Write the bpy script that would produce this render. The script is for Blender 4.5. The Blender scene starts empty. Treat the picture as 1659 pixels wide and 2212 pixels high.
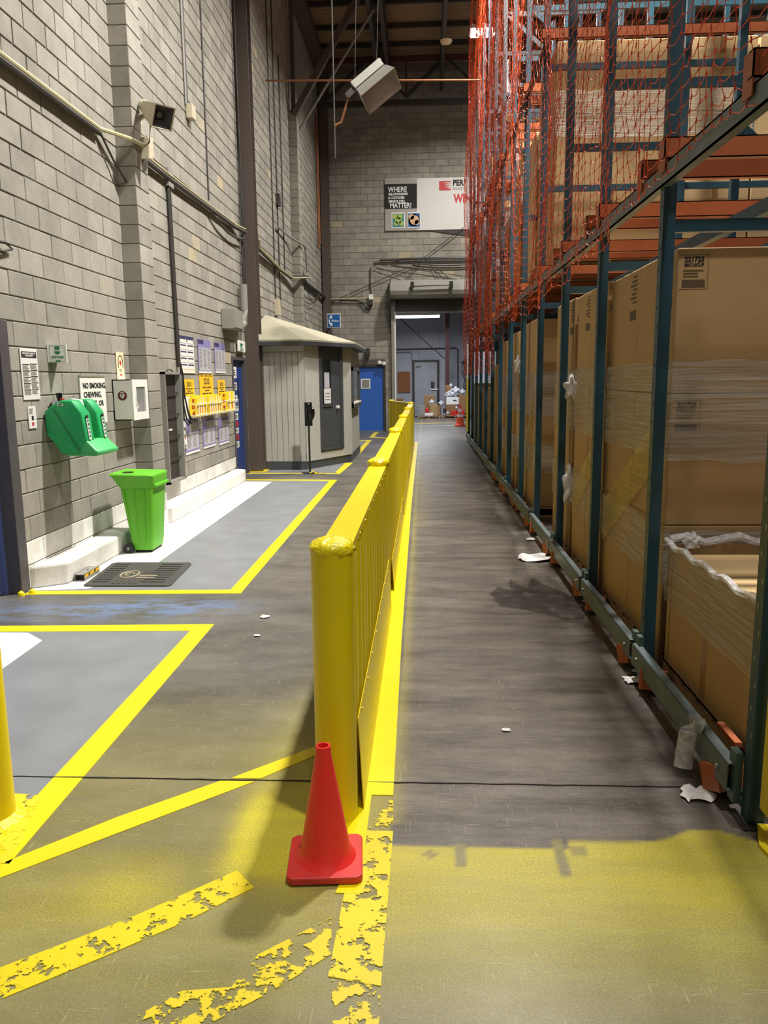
import bpy, bmesh, math, random
from mathutils import Vector, Matrix
random.seed(7)
R_ = random.Random(11)
SC = bpy.context.scene
COL = SC.collection

# ------------------------------------------------------------------ camera
F_PX, W_PX, H_PX, CAM_Z = 1680.0, 1659.0, 2212.0, 1.7
Yc = Vector((85.5, 286.0, -F_PX)).normalized()          # world +y seen from the camera
Zc = Vector((1, .011, 0)).cross(Yc).normalized()
Xc = Yc.cross(Zc)
cam_d = bpy.data.cameras.new('camera'); cam = bpy.data.objects.new('camera', cam_d); COL.objects.link(cam)
cam.matrix_world = Matrix((Xc, Yc, Zc)).to_4x4()
cam.location = (0, 0, CAM_Z)
cam_d.sensor_fit = 'VERTICAL'; cam_d.sensor_height = 36.0; cam_d.sensor_width = 27.0
cam_d.lens = 36.0 * F_PX / H_PX
cam_d.clip_start = .05; cam_d.clip_end = 200
SC.camera = cam

# ------------------------------------------------------------------ world, light, exposure
world = bpy.data.worlds.new('world'); SC.world = world; world.use_nodes = True
bgn = world.node_tree.nodes['Background']
bgn.inputs[0].default_value = (1.0, .97, .9, 1); bgn.inputs[1].default_value = .16
SC.view_settings.view_transform = 'Standard'
SC.view_settings.look = 'None'
SC.view_settings.gamma = 1
SC.view_settings.use_curve_mapping = False
SC.view_settings.exposure = 0.0

def area(name, loc, sx, sy, power, color=(1, .96, .88), rot=(0, 0, 0), spread=math.radians(160)):
    l = bpy.data.lights.new(name, 'AREA'); l.shape = 'RECTANGLE'; l.size = sx; l.size_y = sy
    l.energy = power; l.color = color; l.spread = spread
    o = bpy.data.objects.new(name, l); COL.objects.link(o); o.location = loc; o.rotation_euler = rot
    return o
HIGH_BAYS = [(1.55, -5.5), (1.55, 1.4), (1.55, 8.2), (1.55, 15.0), (1.55, 21.9)]
for (hx, hy), hw in zip(HIGH_BAYS, (180, 420, 1650, 800, 600)):
    area('high_bay_lamp', (hx, hy, 10.42), .5, .34, hw, spread=math.radians(150))
area('tube_lamp', (-.2, 30.0, 3.97), 1.6, .2, 190, (.86, .92, 1))
area('tube_lamp', (.2, 33.2, 4.5), 1.6, .2, 170, (.9, .93, 1))

# ------------------------------------------------------------------ materials
def lin(c):
    return tuple(((x / 255) / 12.92 if x <= 10.3 else (((x / 255) + .055) / 1.055) ** 2.4) for x in c)
MATS = {}
def nt(m): return m.node_tree.nodes, m.node_tree.links
def mat(name, rgb, rough=.6, metal=0., var=.12, scale=6., bump=.0, bscale=60., rand=0., emit=None, alpha=1., coat=0.):
    """procedural paint / plastic / metal: base colour with soft noise, optional bump, per-object random tint"""
    if name in MATS: return MATS[name]
    m = bpy.data.materials.new(name); m.use_nodes = True; N, L = nt(m)
    b = N['Principled BSDF']; b.inputs['Roughness'].default_value = rough; b.inputs['Metallic'].default_value = metal
    c = lin(rgb)
    tc = N.new('ShaderNodeTexCoord'); nz = N.new('ShaderNodeTexNoise'); nz.inputs['Scale'].default_value = scale
    nz.inputs['Detail'].default_value = 5; L.new(tc.outputs['Object'], nz.inputs['Vector'])
    mx = N.new('ShaderNodeMix'); mx.data_type = 'RGBA'
    mx.inputs[6].default_value = (*[max(0, x * (1 - var)) for x in c], 1); mx.inputs[7].default_value = (*[min(1, x * (1 + var)) for x in c], 1)
    L.new(nz.outputs[0], mx.inputs[0]); out = mx.outputs[2]
    if rand:
        oi = N.new('ShaderNodeObjectInfo'); mr = N.new('ShaderNodeMapRange')
        mr.inputs[3].default_value = 1 - rand; mr.inputs[4].default_value = 1 + rand
        L.new(oi.outputs['Random'], mr.inputs[0]); vm = N.new('ShaderNodeVectorMath'); vm.operation = 'SCALE'
        L.new(out, vm.inputs[0]); L.new(mr.outputs[0], vm.inputs['Scale']); out = vm.outputs[0]
    L.new(out, b.inputs['Base Color'])
    if bump:
        n2 = N.new('ShaderNodeTexNoise'); n2.inputs['Scale'].default_value = bscale; n2.inputs['Detail'].default_value = 4
        L.new(tc.outputs['Object'], n2.inputs['Vector'])
        bp = N.new('ShaderNodeBump'); bp.inputs['Strength'].default_value = bump; bp.inputs['Distance'].default_value = .01
        L.new(n2.outputs[0], bp.inputs['Height']); L.new(bp.outputs[0], b.inputs['Normal'])
    if emit:
        b.inputs['Emission Color'].default_value = (*lin(rgb), 1); b.inputs['Emission Strength'].default_value = emit
    if alpha < 1: b.inputs['Alpha'].default_value = alpha
    if coat: b.inputs['Coat Weight'].default_value = coat
    MATS[name] = m; return m

def block_mat(name, rgb, tan, rgb2=None):
    m = bpy.data.materials.new(name); m.use_nodes = True; N, L = nt(m); b = N['Principled BSDF']
    b.inputs['Roughness'].default_value = .93
    ge = N.new('ShaderNodeNewGeometry'); oi = N.new('ShaderNodeObjectInfo')
    ad = N.new('ShaderNodeMath'); ad.operation = 'ADD'; L.new(oi.outputs['Random'], ad.inputs[0]); L.new(ge.outputs['Random Per Island'], ad.inputs[1])
    fr = N.new('ShaderNodeMath'); fr.operation = 'FRACT'; L.new(ad.outputs[0], fr.inputs[0])
    cr = N.new('ShaderNodeValToRGB'); e = cr.color_ramp.elements; c = lin(rgb)
    e[0].position = 0; e[0].color = (*[x * .84 for x in c], 1); e[1].position = .965; e[1].color = (*[x * 1.1 for x in c], 1)
    e2 = cr.color_ramp.elements.new(.98); e2.color = (*lin(tan), 1)
    L.new(fr.outputs[0], cr.inputs[0])
    n1 = N.new('ShaderNodeTexNoise'); n1.inputs['Scale'].default_value = 2.8; n1.inputs['Detail'].default_value = 8; n1.inputs['Roughness'].default_value = .7
    L.new(ge.outputs['Position'], n1.inputs['Vector'])
    n2 = N.new('ShaderNodeTexNoise'); n2.inputs['Scale'].default_value = 130; n2.inputs['Detail'].default_value = 3
    L.new(ge.outputs['Position'], n2.inputs['Vector'])
    mr = N.new('ShaderNodeMapRange'); mr.inputs[1].default_value = .3; mr.inputs[2].default_value = .7; mr.inputs[3].default_value = .78; mr.inputs[4].default_value = 1.14
    L.new(n1.outputs[0], mr.inputs[0])
    mr2 = N.new('ShaderNodeMapRange'); mr2.inputs[1].default_value = .3; mr2.inputs[2].default_value = .7; mr2.inputs[3].default_value = .82; mr2.inputs[4].default_value = 1.15
    L.new(n2.outputs[0], mr2.inputs[0])
    mu = N.new('ShaderNodeMath'); mu.operation = 'MULTIPLY'; L.new(mr.outputs[0], mu.inputs[0]); L.new(mr2.outputs[0], mu.inputs[1])
    vm = N.new('ShaderNodeVectorMath'); vm.operation = 'SCALE'; L.new(cr.outputs[0], vm.inputs[0]); L.new(mu.outputs[0], vm.inputs['Scale'])
    L.new(vm.outputs[0], b.inputs['Base Color'])
    bp = N.new('ShaderNodeBump'); bp.inputs['Strength'].default_value = .5; bp.inputs['Distance'].default_value = .006
    L.new(n2.outputs[0], bp.inputs['Height']); L.new(bp.outputs[0], b.inputs['Normal'])
    return m
M_BLOCK = block_mat('concrete_block', (150, 146, 137), (176, 164, 138))
M_BLOCKW = block_mat('white_painted_block', (226, 224, 219), (228, 226, 220))
M_MORTAR = mat('mortar', (122, 117, 108), .95, var=.1)

def paint_mat(name, rgb, thr, var=.08, rough=.42, nscale=14., thr2=.0, bumpy=.15):
    """floor paint that has flaked off where noise falls under thr"""
    m = bpy.data.materials.new(name); m.use_nodes = True; N, L = nt(m); b = N['Principled BSDF']
    b.inputs['Roughness'].default_value = rough
    ge = N.new('ShaderNodeNewGeometry')
    n1 = N.new('ShaderNodeTexNoise'); n1.inputs['Scale'].default_value = nscale; n1.inputs['Detail'].default_value = 10; n1.inputs['Roughness'].default_value = .68
    L.new(ge.outputs['Position'], n1.inputs['Vector'])
    n3 = N.new('ShaderNodeTexNoise'); n3.inputs['Scale'].default_value = 3; n3.inputs['Detail'].default_value = 6
    L.new(ge.outputs['Position'], n3.inputs['Vector'])
    mx = N.new('ShaderNodeMix'); mx.data_type = 'RGBA'; c = lin(rgb)
    mx.inputs[6].default_value = (*[x * (1 - 2 * var) for x in c], 1); mx.inputs[7].default_value = (*[min(1, x * (1 + 2 * var)) for x in c], 1)
    L.new(n3.outputs[0], mx.inputs[0]); L.new(mx.outputs[2], b.inputs['Base Color'])
    mr = N.new('ShaderNodeMapRange'); mr.inputs[1].default_value = thr - .008; mr.inputs[2].default_value = thr + .008; L.new(n1.outputs[0], mr.inputs[0])
    L.new(mr.outputs[0], b.inputs['Alpha'])
    bp = N.new('ShaderNodeBump'); bp.inputs['Strength'].default_value = bumpy; bp.inputs['Distance'].default_value = .004
    L.new(n1.outputs[0], bp.inputs['Height']); L.new(bp.outputs[0], b.inputs['Normal'])
    return m
M_LINE = paint_mat('yellow_floor_paint', (226, 206, 14), .31)
M_LINEW = paint_mat('worn_yellow_floor_paint', (222, 200, 20), .44, nscale=19)
M_LINEWW = paint_mat('flaking_yellow_floor_paint', (218, 196, 26), .505, nscale=17)
M_THICK = paint_mat('thick_yellow_floor_paint', (230, 210, 8), .2, rough=.3, bumpy=.5)
M_SPLASH = paint_mat('splashed_yellow_floor_paint', (228, 205, 40), .45, rough=.4, bumpy=.6, nscale=16)
M_BAY = paint_mat('grey_floor_paint', (128, 131, 136), .24, var=.14, rough=.38, nscale=5)
M_WHITE = paint_mat('white_floor_paint', (216, 216, 214), .2, var=.05, rough=.45, nscale=6)

def floor_mat():
    m = bpy.data.materials.new('warehouse_concrete'); m.use_nodes = True; N, L = nt(m); b = N['Principled BSDF']
    ge = N.new('ShaderNodeNewGeometry'); P = ge.outputs['Position']
    def att(n):
        a = N.new('ShaderNodeAttribute'); a.attribute_name = n; return a.outputs['Fac']
    def noise(scale, detail=6, vec=(1, 1, 1), rough=.6):
        mp = N.new('ShaderNodeMapping'); mp.inputs['Scale'].default_value = vec; L.new(P, mp.inputs['Vector'])
        n = N.new('ShaderNodeTexNoise'); n.inputs['Scale'].default_value = scale; n.inputs['Detail'].default_value = detail; n.inputs['Roughness'].default_value = rough
        L.new(mp.outputs[0], n.inputs['Vector']); return n.outputs[0]
    def rng(x, a, b_, c, d):
        r = N.new('ShaderNodeMapRange'); r.inputs[1].default_value = a; r.inputs[2].default_value = b_; r.inputs[3].default_value = c; r.inputs[4].default_value = d
        L.new(x, r.inputs[0]); return r.outputs[0]
    def mixc(f, a, c):
        x = N.new('ShaderNodeMix'); x.data_type = 'RGBA'
        if isinstance(a, tuple): x.inputs[6].default_value = (*lin(a), 1)
        else: L.new(a, x.inputs[6])
        if isinstance(c, tuple): x.inputs[7].default_value = (*lin(c), 1)
        else: L.new(c, x.inputs[7])
        L.new(f, x.inputs[0]); return x.outputs[2]
    def mul(a, b_):
        x = N.new('ShaderNodeMath'); x.operation = 'MULTIPLY'
        for i, v in enumerate((a, b_)):
            if isinstance(v, (int, float)): x.inputs[i].default_value = v
            else: L.new(v, x.inputs[i])
        return x.outputs[0]
    base = mixc(rng(noise(1.3, 9, (.8, 1.4, 1), .7), .35, .65, 0, 1), (74, 72, 69), (110, 107, 100))
    aisle = mixc(rng(noise(1.9, 11, (.6, 2.2, 1), .78), .36, .64, 0, 1), (64, 59, 56), (118, 111, 103))
    c = mixc(att('aisle'), base, aisle)
    streak = rng(noise(14, 9, (.4, 2.6, 1), .8), .56, .74, 0, .45)      # tyre scrubbing
    c = mixc(mul(streak, att('aisle')), c, (150, 144, 134))
    scr = rng(noise(70, 5, (.1, 1.7, 1), .6), .635, .69, 0, .55)
    c = mixc(scr, c, (168, 164, 156))
    scr2 = rng(noise(70, 5, (1.7, .09, 1), .6), .64, .69, 0, .55)
    c = mixc(scr2, c, (168, 164, 156))
    gr = rng(noise(95, 4, (1, 1, 1), .7), .34, .66, .80, 1.16)
    vm = N.new('ShaderNodeVectorMath'); vm.operation = 'SCALE'; L.new(c, vm.inputs[0]); L.new(gr, vm.inputs['Scale']); c = vm.outputs[0]
    c = mixc(mul(att('stain_and_rack_dark'), rng(noise(9, 7), .36, .48, .45, 1)), c, (50, 46, 43))
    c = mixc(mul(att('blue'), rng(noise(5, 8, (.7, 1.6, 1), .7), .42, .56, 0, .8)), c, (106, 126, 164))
    speck = rng(noise(170, 3, (1, 1, 1), .7), .36, .62, .5, 1.25)
    c = mixc(mul(mul(att('spray'), speck), rng(noise(2.2, 7, (.4, 2.2, 1), .7), .3, .7, .72, 1.08)), c, (206, 193, 36))
    dots = rng(noise(150, 1), .74, .77, 0, .75)
    c = mixc(mul(dots, rng(att('spray'), 0, .3, 0, 1)), c, (226, 214, 60))
    L.new(c, b.inputs['Base Color'])
    r = rng(noise(3, 7, (.5, 2, 1)), .3, .7, .30, .52); L.new(r, b.inputs['Roughness'])
    b.inputs['Specular IOR Level'].default_value = .5
    bp = N.new('ShaderNodeBump'); bp.inputs['Strength'].default_value = .12; bp.inputs['Distance'].default_value = .004
    L.new(noise(55, 4), bp.inputs['Height']); L.new(bp.outputs[0], b.inputs['Normal'])
    return m
M_FLOOR = floor_mat()

def film_mat(name, rgb, a0=.12, a1=.6, sc=(2, 2, 60)):
    m = bpy.data.materials.new(name); m.use_nodes = True; N, L = nt(m); b = N['Principled BSDF']
    b.inputs['Base Color'].default_value = (*lin(rgb), 1); b.inputs['Roughness'].default_value = .16
    tc = N.new('ShaderNodeTexCoord'); mp = N.new('ShaderNodeMapping'); mp.inputs['Scale'].default_value = sc; L.new(tc.outputs['Object'], mp.inputs['Vector'])
    n = N.new('ShaderNodeTexNoise'); n.inputs['Scale'].default_value = 1.; n.inputs['Detail'].default_value = 6; n.inputs['Distortion'].default_value = .6; L.new(mp.outputs[0], n.inputs['Vector'])
    r = N.new('ShaderNodeMapRange'); r.inputs[1].default_value = .35; r.inputs[2].default_value = .75; r.inputs[3].default_value = a0; r.inputs[4].default_value = a1
    L.new(n.outputs[0], r.inputs[0]); L.new(r.outputs[0], b.inputs['Alpha'])
    bp = N.new('ShaderNodeBump'); bp.inputs['Strength'].default_value = .5; bp.inputs['Distance'].default_value = .02
    L.new(n.outputs[0], bp.inputs['Height']); L.new(bp.outputs[0], b.inputs['Normal'])
    return m
M_FILM = film_mat('clear_stretch_film', (205, 200, 195))
M_FILMY = film_mat('yellow_tinted_film', (215, 190, 70), .2, .55)
M_FILMX = film_mat('bunched_film', (225, 225, 228), .25, .85, (30, 30, 30))

M_YEL = mat('safety_yellow_steel', (222, 200, 6), .33, var=.06, scale=3, bump=.05, bscale=30)
M_YELCAP = mat('lumpy_yellow_paint', (226, 206, 12), .28, var=.1, scale=20, bump=1., bscale=45)
M_YELOLD = mat('scuffed_yellow_steel', (214, 190, 30), .45, var=.25, scale=12, bump=.3)
M_RACK = mat('teal_rack_steel', (28, 62, 76), .42, var=.22, scale=5)
M_RACKG = mat('green_grey_rack_steel', (66, 88, 86), .45, var=.22, scale=5)
M_RACKR = mat('scuffed_rail_steel', (94, 106, 108), .45, var=.35, scale=9)
M_ORANGE = mat('orange_beam_steel', (160, 84, 44), .45, var=.15, scale=5)
M_HOLE = mat('dark_slot', (16, 16, 16), .8)
def card(name, rgb):
    return mat(name, rgb, .85, var=.10, scale=4, bump=.1, bscale=70, rand=.07)
M_CARD = card('kraft_cardboard', (166, 134, 92))
M_CARDL = card('light_kraft_cardboard', (196, 166, 120))
M_CARDD = card('brown_cardboard', (140, 106, 68))
M_TAPE = mat('packing_tape', (150, 112, 66), .35)
M_INK = mat('black_ink', (28, 26, 24), .8)
M_INKB = mat('brown_ink', (84, 66, 44), .8)
M_NET = mat('orange_plastic_net', (214, 82, 36), .4, var=.2, scale=4)
M_NETD = mat('dusty_orange_net', (158, 58, 34), .5, var=.3, scale=3)
M_WOOD = mat('pallet_wood', (164, 132, 92), .85, var=.3, scale=12)
M_STEELB = mat('brown_painted_steel', (82, 72, 66), .5, var=.12)
M_STEELD = mat('dark_steel', (52, 48, 45), .5, var=.15)
M_STEELR = mat('dark_red_steel', (72, 34, 32), .5)
M_DECK = mat('roof_deck_steel', (150, 128, 104), .5, metal=.3, var=.15)
M_GALV = mat('galvanised_steel', (168, 166, 160), .35, metal=.7, var=.15)
M_GALVD = mat('scuffed_grey_door', (150, 152, 156), .6, var=.3, scale=2.5)
M_GREYM = mat('grey_metal', (136, 134, 128), .5, var=.1)
M_COPPER = mat('copper_pipe', (140, 92, 62), .5, metal=.5)
M_WHITEP = mat('white_plastic', (226, 226, 222), .45, var=.04)
M_CREAM = mat('cream_board', (236, 214, 178), .6, var=.04)
M_PAPER = mat('paper', (214, 212, 212), .7, var=.04)
M_PURPLE = mat('lilac_print', (128, 122, 170), .7)
M_NAVY = mat('navy_print', (46, 44, 84), .7)
M_PALEB = mat('pale_print', (176, 176, 186), .7)
M_SDS = mat('yellow_sign', (236, 186, 34), .6, var=.05)
M_BINDER = mat('yellow_binder', (240, 210, 26), .45, var=.05)
M_RED = mat('red_print', (190, 34, 34), .5)
M_MAROON = mat('maroon_print', (96, 34, 40), .5)
M_GREENS = mat('green_print', (30, 116, 74), .5)
M_EYE = mat('green_eyewash_plastic', (34, 158, 92), .38, var=.05, scale=2)
M_EYE2 = mat('light_green_plastic', (72, 178, 106), .38, var=.05)
M_BIN = mat('lime_green_plastic', (98, 182, 36), .48, var=.1, scale=5)
M_BLACK = mat('black_rubber', (24, 24, 25), .55, var=.2)
M_BLACKG = mat('glossy_black_plastic', (14, 14, 16), .2)
M_MAT = mat('worn_black_rubber_mat', (66, 64, 60), .7, var=.3, scale=18, bump=.3)
M_BEIGE = mat('beige_rubber', (158, 148, 122), .7)
M_BLUED = mat('blue_door_paint', (42, 96, 186), .45, var=.08, scale=2)
M_BLUEDK = mat('dark_blue_door_paint', (28, 56, 120), .45, var=.1, scale=2)
M_BLUEG = mat('grey_blue_door_paint', (84, 100, 150), .5, var=.15, scale=2)
M_JAMB = mat('dark_jamb_paint', (74, 70, 74), .5, var=.2)
M_BOOTH = mat('weathered_grey_board', (172, 171, 165), .7, var=.14, scale=7)
M_BOOTHD = mat('charcoal_paint', (66, 69, 74), .5, var=.1)
M_ROOF = mat('beige_roof_panel', (168, 163, 142), .75, var=.06)
M_GLASS = mat('dark_glass', (20, 24, 26), .08)
M_CONE = mat('red_cone_plastic', (226, 44, 40), .42, var=.08, scale=6)
M_CONES = mat('scuffed_red_plastic', (200, 48, 44), .5, var=.3, scale=14)
M_CONEO = mat('orange_cone_plastic', (238, 84, 48), .45)
M_REFL = mat('reflective_white', (224, 216, 208), .4)
M_BROOM = mat('grey_painted_wall', (156, 157, 164), .7, var=.14, scale=1.2)
M_CORK = mat('cork_board', (128, 84, 50), .9)
M_BAG = mat('white_plastic_bag', (205, 208, 214), .3, var=.12, bump=.8, bscale=14)
M_HORN = mat('tan_horn_plastic', (186, 176, 152), .5, var=.15, scale=14)
M_CABLE = mat('dark_cable', (50, 46, 42), .6)
M_CABLEL = mat('pale_conduit', (190, 180, 140), .5, var=.15)
M_BANNER = mat('white_vinyl', (206, 204, 202), .5, var=.06, scale=1.5)
M_BANNERG = mat('grey_vinyl', (156, 150, 146), .5)
M_BLUES = mat('blue_sign', (22, 92, 160), .4)
M_FOODG = mat('green_food_print', (150, 176, 84), .6, var=.5, scale=9)
M_FOODT = mat('tan_food_print', (206, 164, 124), .6, var=.4, scale=9)
M_TEAL = mat('teal_print', (50, 120, 130), .6)
M_LAMP = mat('lamp_diffuser', (255, 250, 240), .4, emit=14)
M_TUBE = mat('tube_diffuser', (235, 242, 255), .4, emit=7)

# ------------------------------------------------------------------ helpers
class MB:
    def __init__(s): s.v = []; s.f = []
    def add(s, vs, fs):
        n = len(s.v); s.v += [tuple(p) for p in vs]; s.f += [tuple(i + n for i in f) for f in fs]; return s
    def box(s, x0, y0, z0, x1, y1, z1):
        return s.add([(x0, y0, z0), (x1, y0, z0), (x1, y1, z0), (x0, y1, z0), (x0, y0, z1), (x1, y0, z1), (x1, y1, z1), (x0, y1, z1)],
                     [(0, 3, 2, 1), (4, 5, 6, 7), (0, 1, 5, 4), (1, 2, 6, 5), (2, 3, 7, 6), (3, 0, 4, 7)])
    def prism(s, poly, axis, a, b):
        """polygon of 2-D points extruded along axis ('x': poly in (y,z); 'y': (x,z); 'z': (x,y))"""
        def p3(p, t): return {'x': (t, p[0], p[1]), 'y': (p[0], t, p[1]), 'z': (p[0], p[1], t)}[axis]
        n = len(poly); vs = [p3(p, a) for p in poly] + [p3(p, b) for p in poly]
        fs = [tuple(range(n - 1, -1, -1)), tuple(range(n, 2 * n))] + [(i, (i + 1) % n, (i + 1) % n + n, i + n) for i in range(n)]
        return s.add(vs, fs)
    def tube(s, pts, r, n=8, cap=True, r2=None):
        pts = [Vector(p) for p in pts]; m = len(pts); vs = []; fs = []
        up = Vector((0, 0, 1))
        for i, p in enumerate(pts):
            d = (pts[min(i + 1, m - 1)] - pts[max(i - 1, 0)]).normalized()
            a = d.cross(up if abs(d.z) < .9 else Vector((1, 0, 0))).normalized(); b = d.cross(a)
            rr = r if r2 is None else r + (r2 - r) * i / (m - 1)
            for k in range(n):
                t = 2 * math.pi * k / n; vs.append(p + a * math.cos(t) * rr + b * math.sin(t) * rr)
        for i in range(m - 1):
            for k in range(n): fs.append((i * n + k, i * n + (k + 1) % n, (i + 1) * n + (k + 1) % n, (i + 1) * n + k))
        if cap: fs += [tuple(range(n - 1, -1, -1)), tuple(range((m - 1) * n, m * n))]
        return s.add(vs, fs)
    def lathe(s, prof, cx, cy, n=24, z=0.):
        """profile of (radius, height) turned about a vertical axis"""
        vs = []; fs = []; m = len(prof)
        for r, h in prof:
            for k in range(n): t = 2 * math.pi * k / n; vs.append((cx + r * math.cos(t), cy + r * math.sin(t), z + h))
        for i in range(m - 1):
            for k in range(n): fs.append((i * n + k, i * n + (k + 1) % n, (i + 1) * n + (k + 1) % n, (i + 1) * n + k))
        fs += [tuple(range(n - 1, -1, -1)), tuple(range((m - 1) * n, m * n))]
        return s.add(vs, fs)
    def bar(s, p, q, w, h, up=(0, 0, 1)):
        """square bar from p to q"""
        p, q = Vector(p), Vector(q); d = (q - p).normalized(); a = d.cross(Vector(up))
        if a.length < 1e-4: a = d.cross(Vector((1, 0, 0)))
        a.normalize(); b = a.cross(d); vs = []
        for c in (p, q):
            for i, j in ((-1, -1), (1, -1), (1, 1), (-1, 1)): vs.append(c + a * i * w / 2 + b * j * h / 2)
        return s.add(vs, [(0, 3, 2, 1), (4, 5, 6, 7), (0, 1, 5, 4), (1, 2, 6, 5), (2, 3, 7, 6), (3, 0, 4, 7)])
    def disc(s, c, u, v, r, n=20, ru=1., t=.002):
        c, u, v = Vector(c), Vector(u), Vector(v); w = u.cross(v) * t
        vs = [c + (u * math.cos(2 * math.pi * k / n) * ru + v * math.sin(2 * math.pi * k / n)) * r for k in range(n)]
        vs += [p + w for p in vs]
        return s.add(vs, [tuple(range(n - 1, -1, -1)), tuple(range(n, 2 * n))] + [(i, (i + 1) % n, (i + 1) % n + n, i + n) for i in range(n)])

WL = {}
def put(name, me, parent, loc):
    o = bpy.data.objects.new(name, me); COL.objects.link(o)
    loc = Vector(loc); WL[o.name] = loc
    if parent is not None:
        o.parent = parent; o.location = loc - WL[parent.name]
    else: o.location = loc
    return o
def obj(name, mb, m, parent=None, smooth=False, bevel=0, origin=None, kind=None, label=None, seg=2):
    vs = mb.v
    if origin is None:
        xs = [v[0] for v in vs]; ys = [v[1] for v in vs]; zs = [v[2] for v in vs]
        origin = ((min(xs) + max(xs)) / 2, (min(ys) + max(ys)) / 2, min(zs))
    me = bpy.data.meshes.new(name)
    me.from_pydata([(v[0] - origin[0], v[1] - origin[1], v[2] - origin[2]) for v in vs], [], mb.f); me.update()
    if bevel or smooth:
        b = bmesh.new(); b.from_mesh(me)
        if bevel:
            es = [e for e in b.edges if len(e.link_faces) == 2 and e.calc_face_angle(0) > .5]
            bmesh.ops.bevel(b, geom=es, offset=bevel, segments=seg, affect='EDGES', profile=.5)
        if smooth:
            for f in b.faces: f.smooth = True
            for e in b.edges:
                if len(e.link_faces) == 2 and e.calc_face_angle(0) > .7: e.smooth = False
        b.to_mesh(me); b.free()
    me.materials.append(m)
    o = put(name, me, parent, origin)
    if kind: o['kind'] = kind
    if label: o['label'] = label
    return o
def thing(name, label, cat, loc, group=None):
    o = bpy.data.objects.new(name, None); COL.objects.link(o); o.location = loc; WL[o.name] = Vector(loc)
    o.empty_display_size = .1
    return tag(o, label, cat, group)
def tag(o, label, cat, group=None):
    o['label'] = label; o['category'] = cat
    if group: o['group'] = group
    return o
def B(*a): return MB().box(*a)

def text(s, size, m, parent, loc, face='L', bold=.0, align='CENTER', name='lettering', sx=1., rot=0., th=.0012, kind=None):
    """flat raised lettering; face 'L' reads on the left wall (faces +x), 'F' faces the camera (-y), 'U' lies on the floor"""
    cu = bpy.data.curves.new('t', 'FONT'); cu.body = s; cu.size = size; cu.align_x = align; cu.align_y = 'CENTER'
    cu.offset = bold; cu.extrude = th; cu.resolution_u = 2; cu.space_line = .95
    to = bpy.data.objects.new('t', cu); me = bpy.data.meshes.new_from_object(to); bpy.data.objects.remove(to); bpy.data.curves.remove(cu)
    X, Y = {'L': ((0, 1, 0), (0, 0, 1)), 'F': ((1, 0, 0), (0, 0, 1)), 'U': ((1, 0, 0), (0, 1, 0)), 'R': ((0, -1, 0), (0, 0, 1))}[face]
    X, Y = Vector(X), Vector(Y); c_, s_ = math.cos(rot), math.sin(rot); X, Y = X * c_ + Y * s_, Y * c_ - X * s_
    Z = X.cross(Y); mw = Matrix((X * sx, Y, Z)).transposed().to_4x4(); me.transform(mw)
    me.name = name; me.materials.clear(); me.materials.append(m)
    for f in me.polygons: f.material_index = 0
    return put(name, me, parent, loc)
def rows_of_print(x0, y0, z0, w, h, n, face='L', frac=.55, seed=1, ragged=.35):
    """joined rows of tiny illegible print"""
    r = random.Random(seed); mb = MB(); p = h / n
    for i in range(n):
        l = w * (1 - r.random() * ragged); zc = z0 - p * (i + .5)
        if face == 'L': mb.box(x0, y0, zc - p * frac / 2, x0 + .0012, y0 + l, zc + p * frac / 2)
        else: mb.box(x0, y0 - .0012, zc - p * frac / 2, x0 + l, y0, zc + p * frac / 2)
    return mb

# ================================================================== SETTING
# ---- floor : one slab grid; paint dust, stains, grime and the darker rack side are per-vertex amounts
def frange(a, b, s):
    o = []; n = int(round((b - a) / s))
    for i in range(n): o.append(a + (b - a) * i / n)
    return o
def sstep(a, b, x):
    t = max(0., min(1., (x - a) / (b - a))); return t * t * (3 - 2 * t)
def seg_d(px, py, a, b):
    dx, dy = b[0] - a[0], b[1] - a[1]; t = max(0, min(1, ((px - a[0]) * dx + (py - a[1]) * dy) / (dx * dx + dy * dy)))
    return math.hypot(px - a[0] - t * dx, py - a[1] - t * dy)
def inpoly(x, y, P):
    c = False; j = len(P) - 1
    for i in range(len(P)):
        if (P[i][1] > y) != (P[j][1] > y) and x < (P[j][0] - P[i][0]) * (y - P[i][1]) / (P[j][1] - P[i][1]) + P[i][0]: c = not c
        j = i
    return c
STAIN = [(.53, 6.11), (.62, 6.3), (.7, 6.2), (.73, 6.56), (.8, 6.3), (.85, 6.26), (.93, 6.6), (1., 6.4), (1.22, 5.9), (1.15, 5.4), (1.0, 5.38), (.8, 5.61), (.57, 5.72)]
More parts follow.
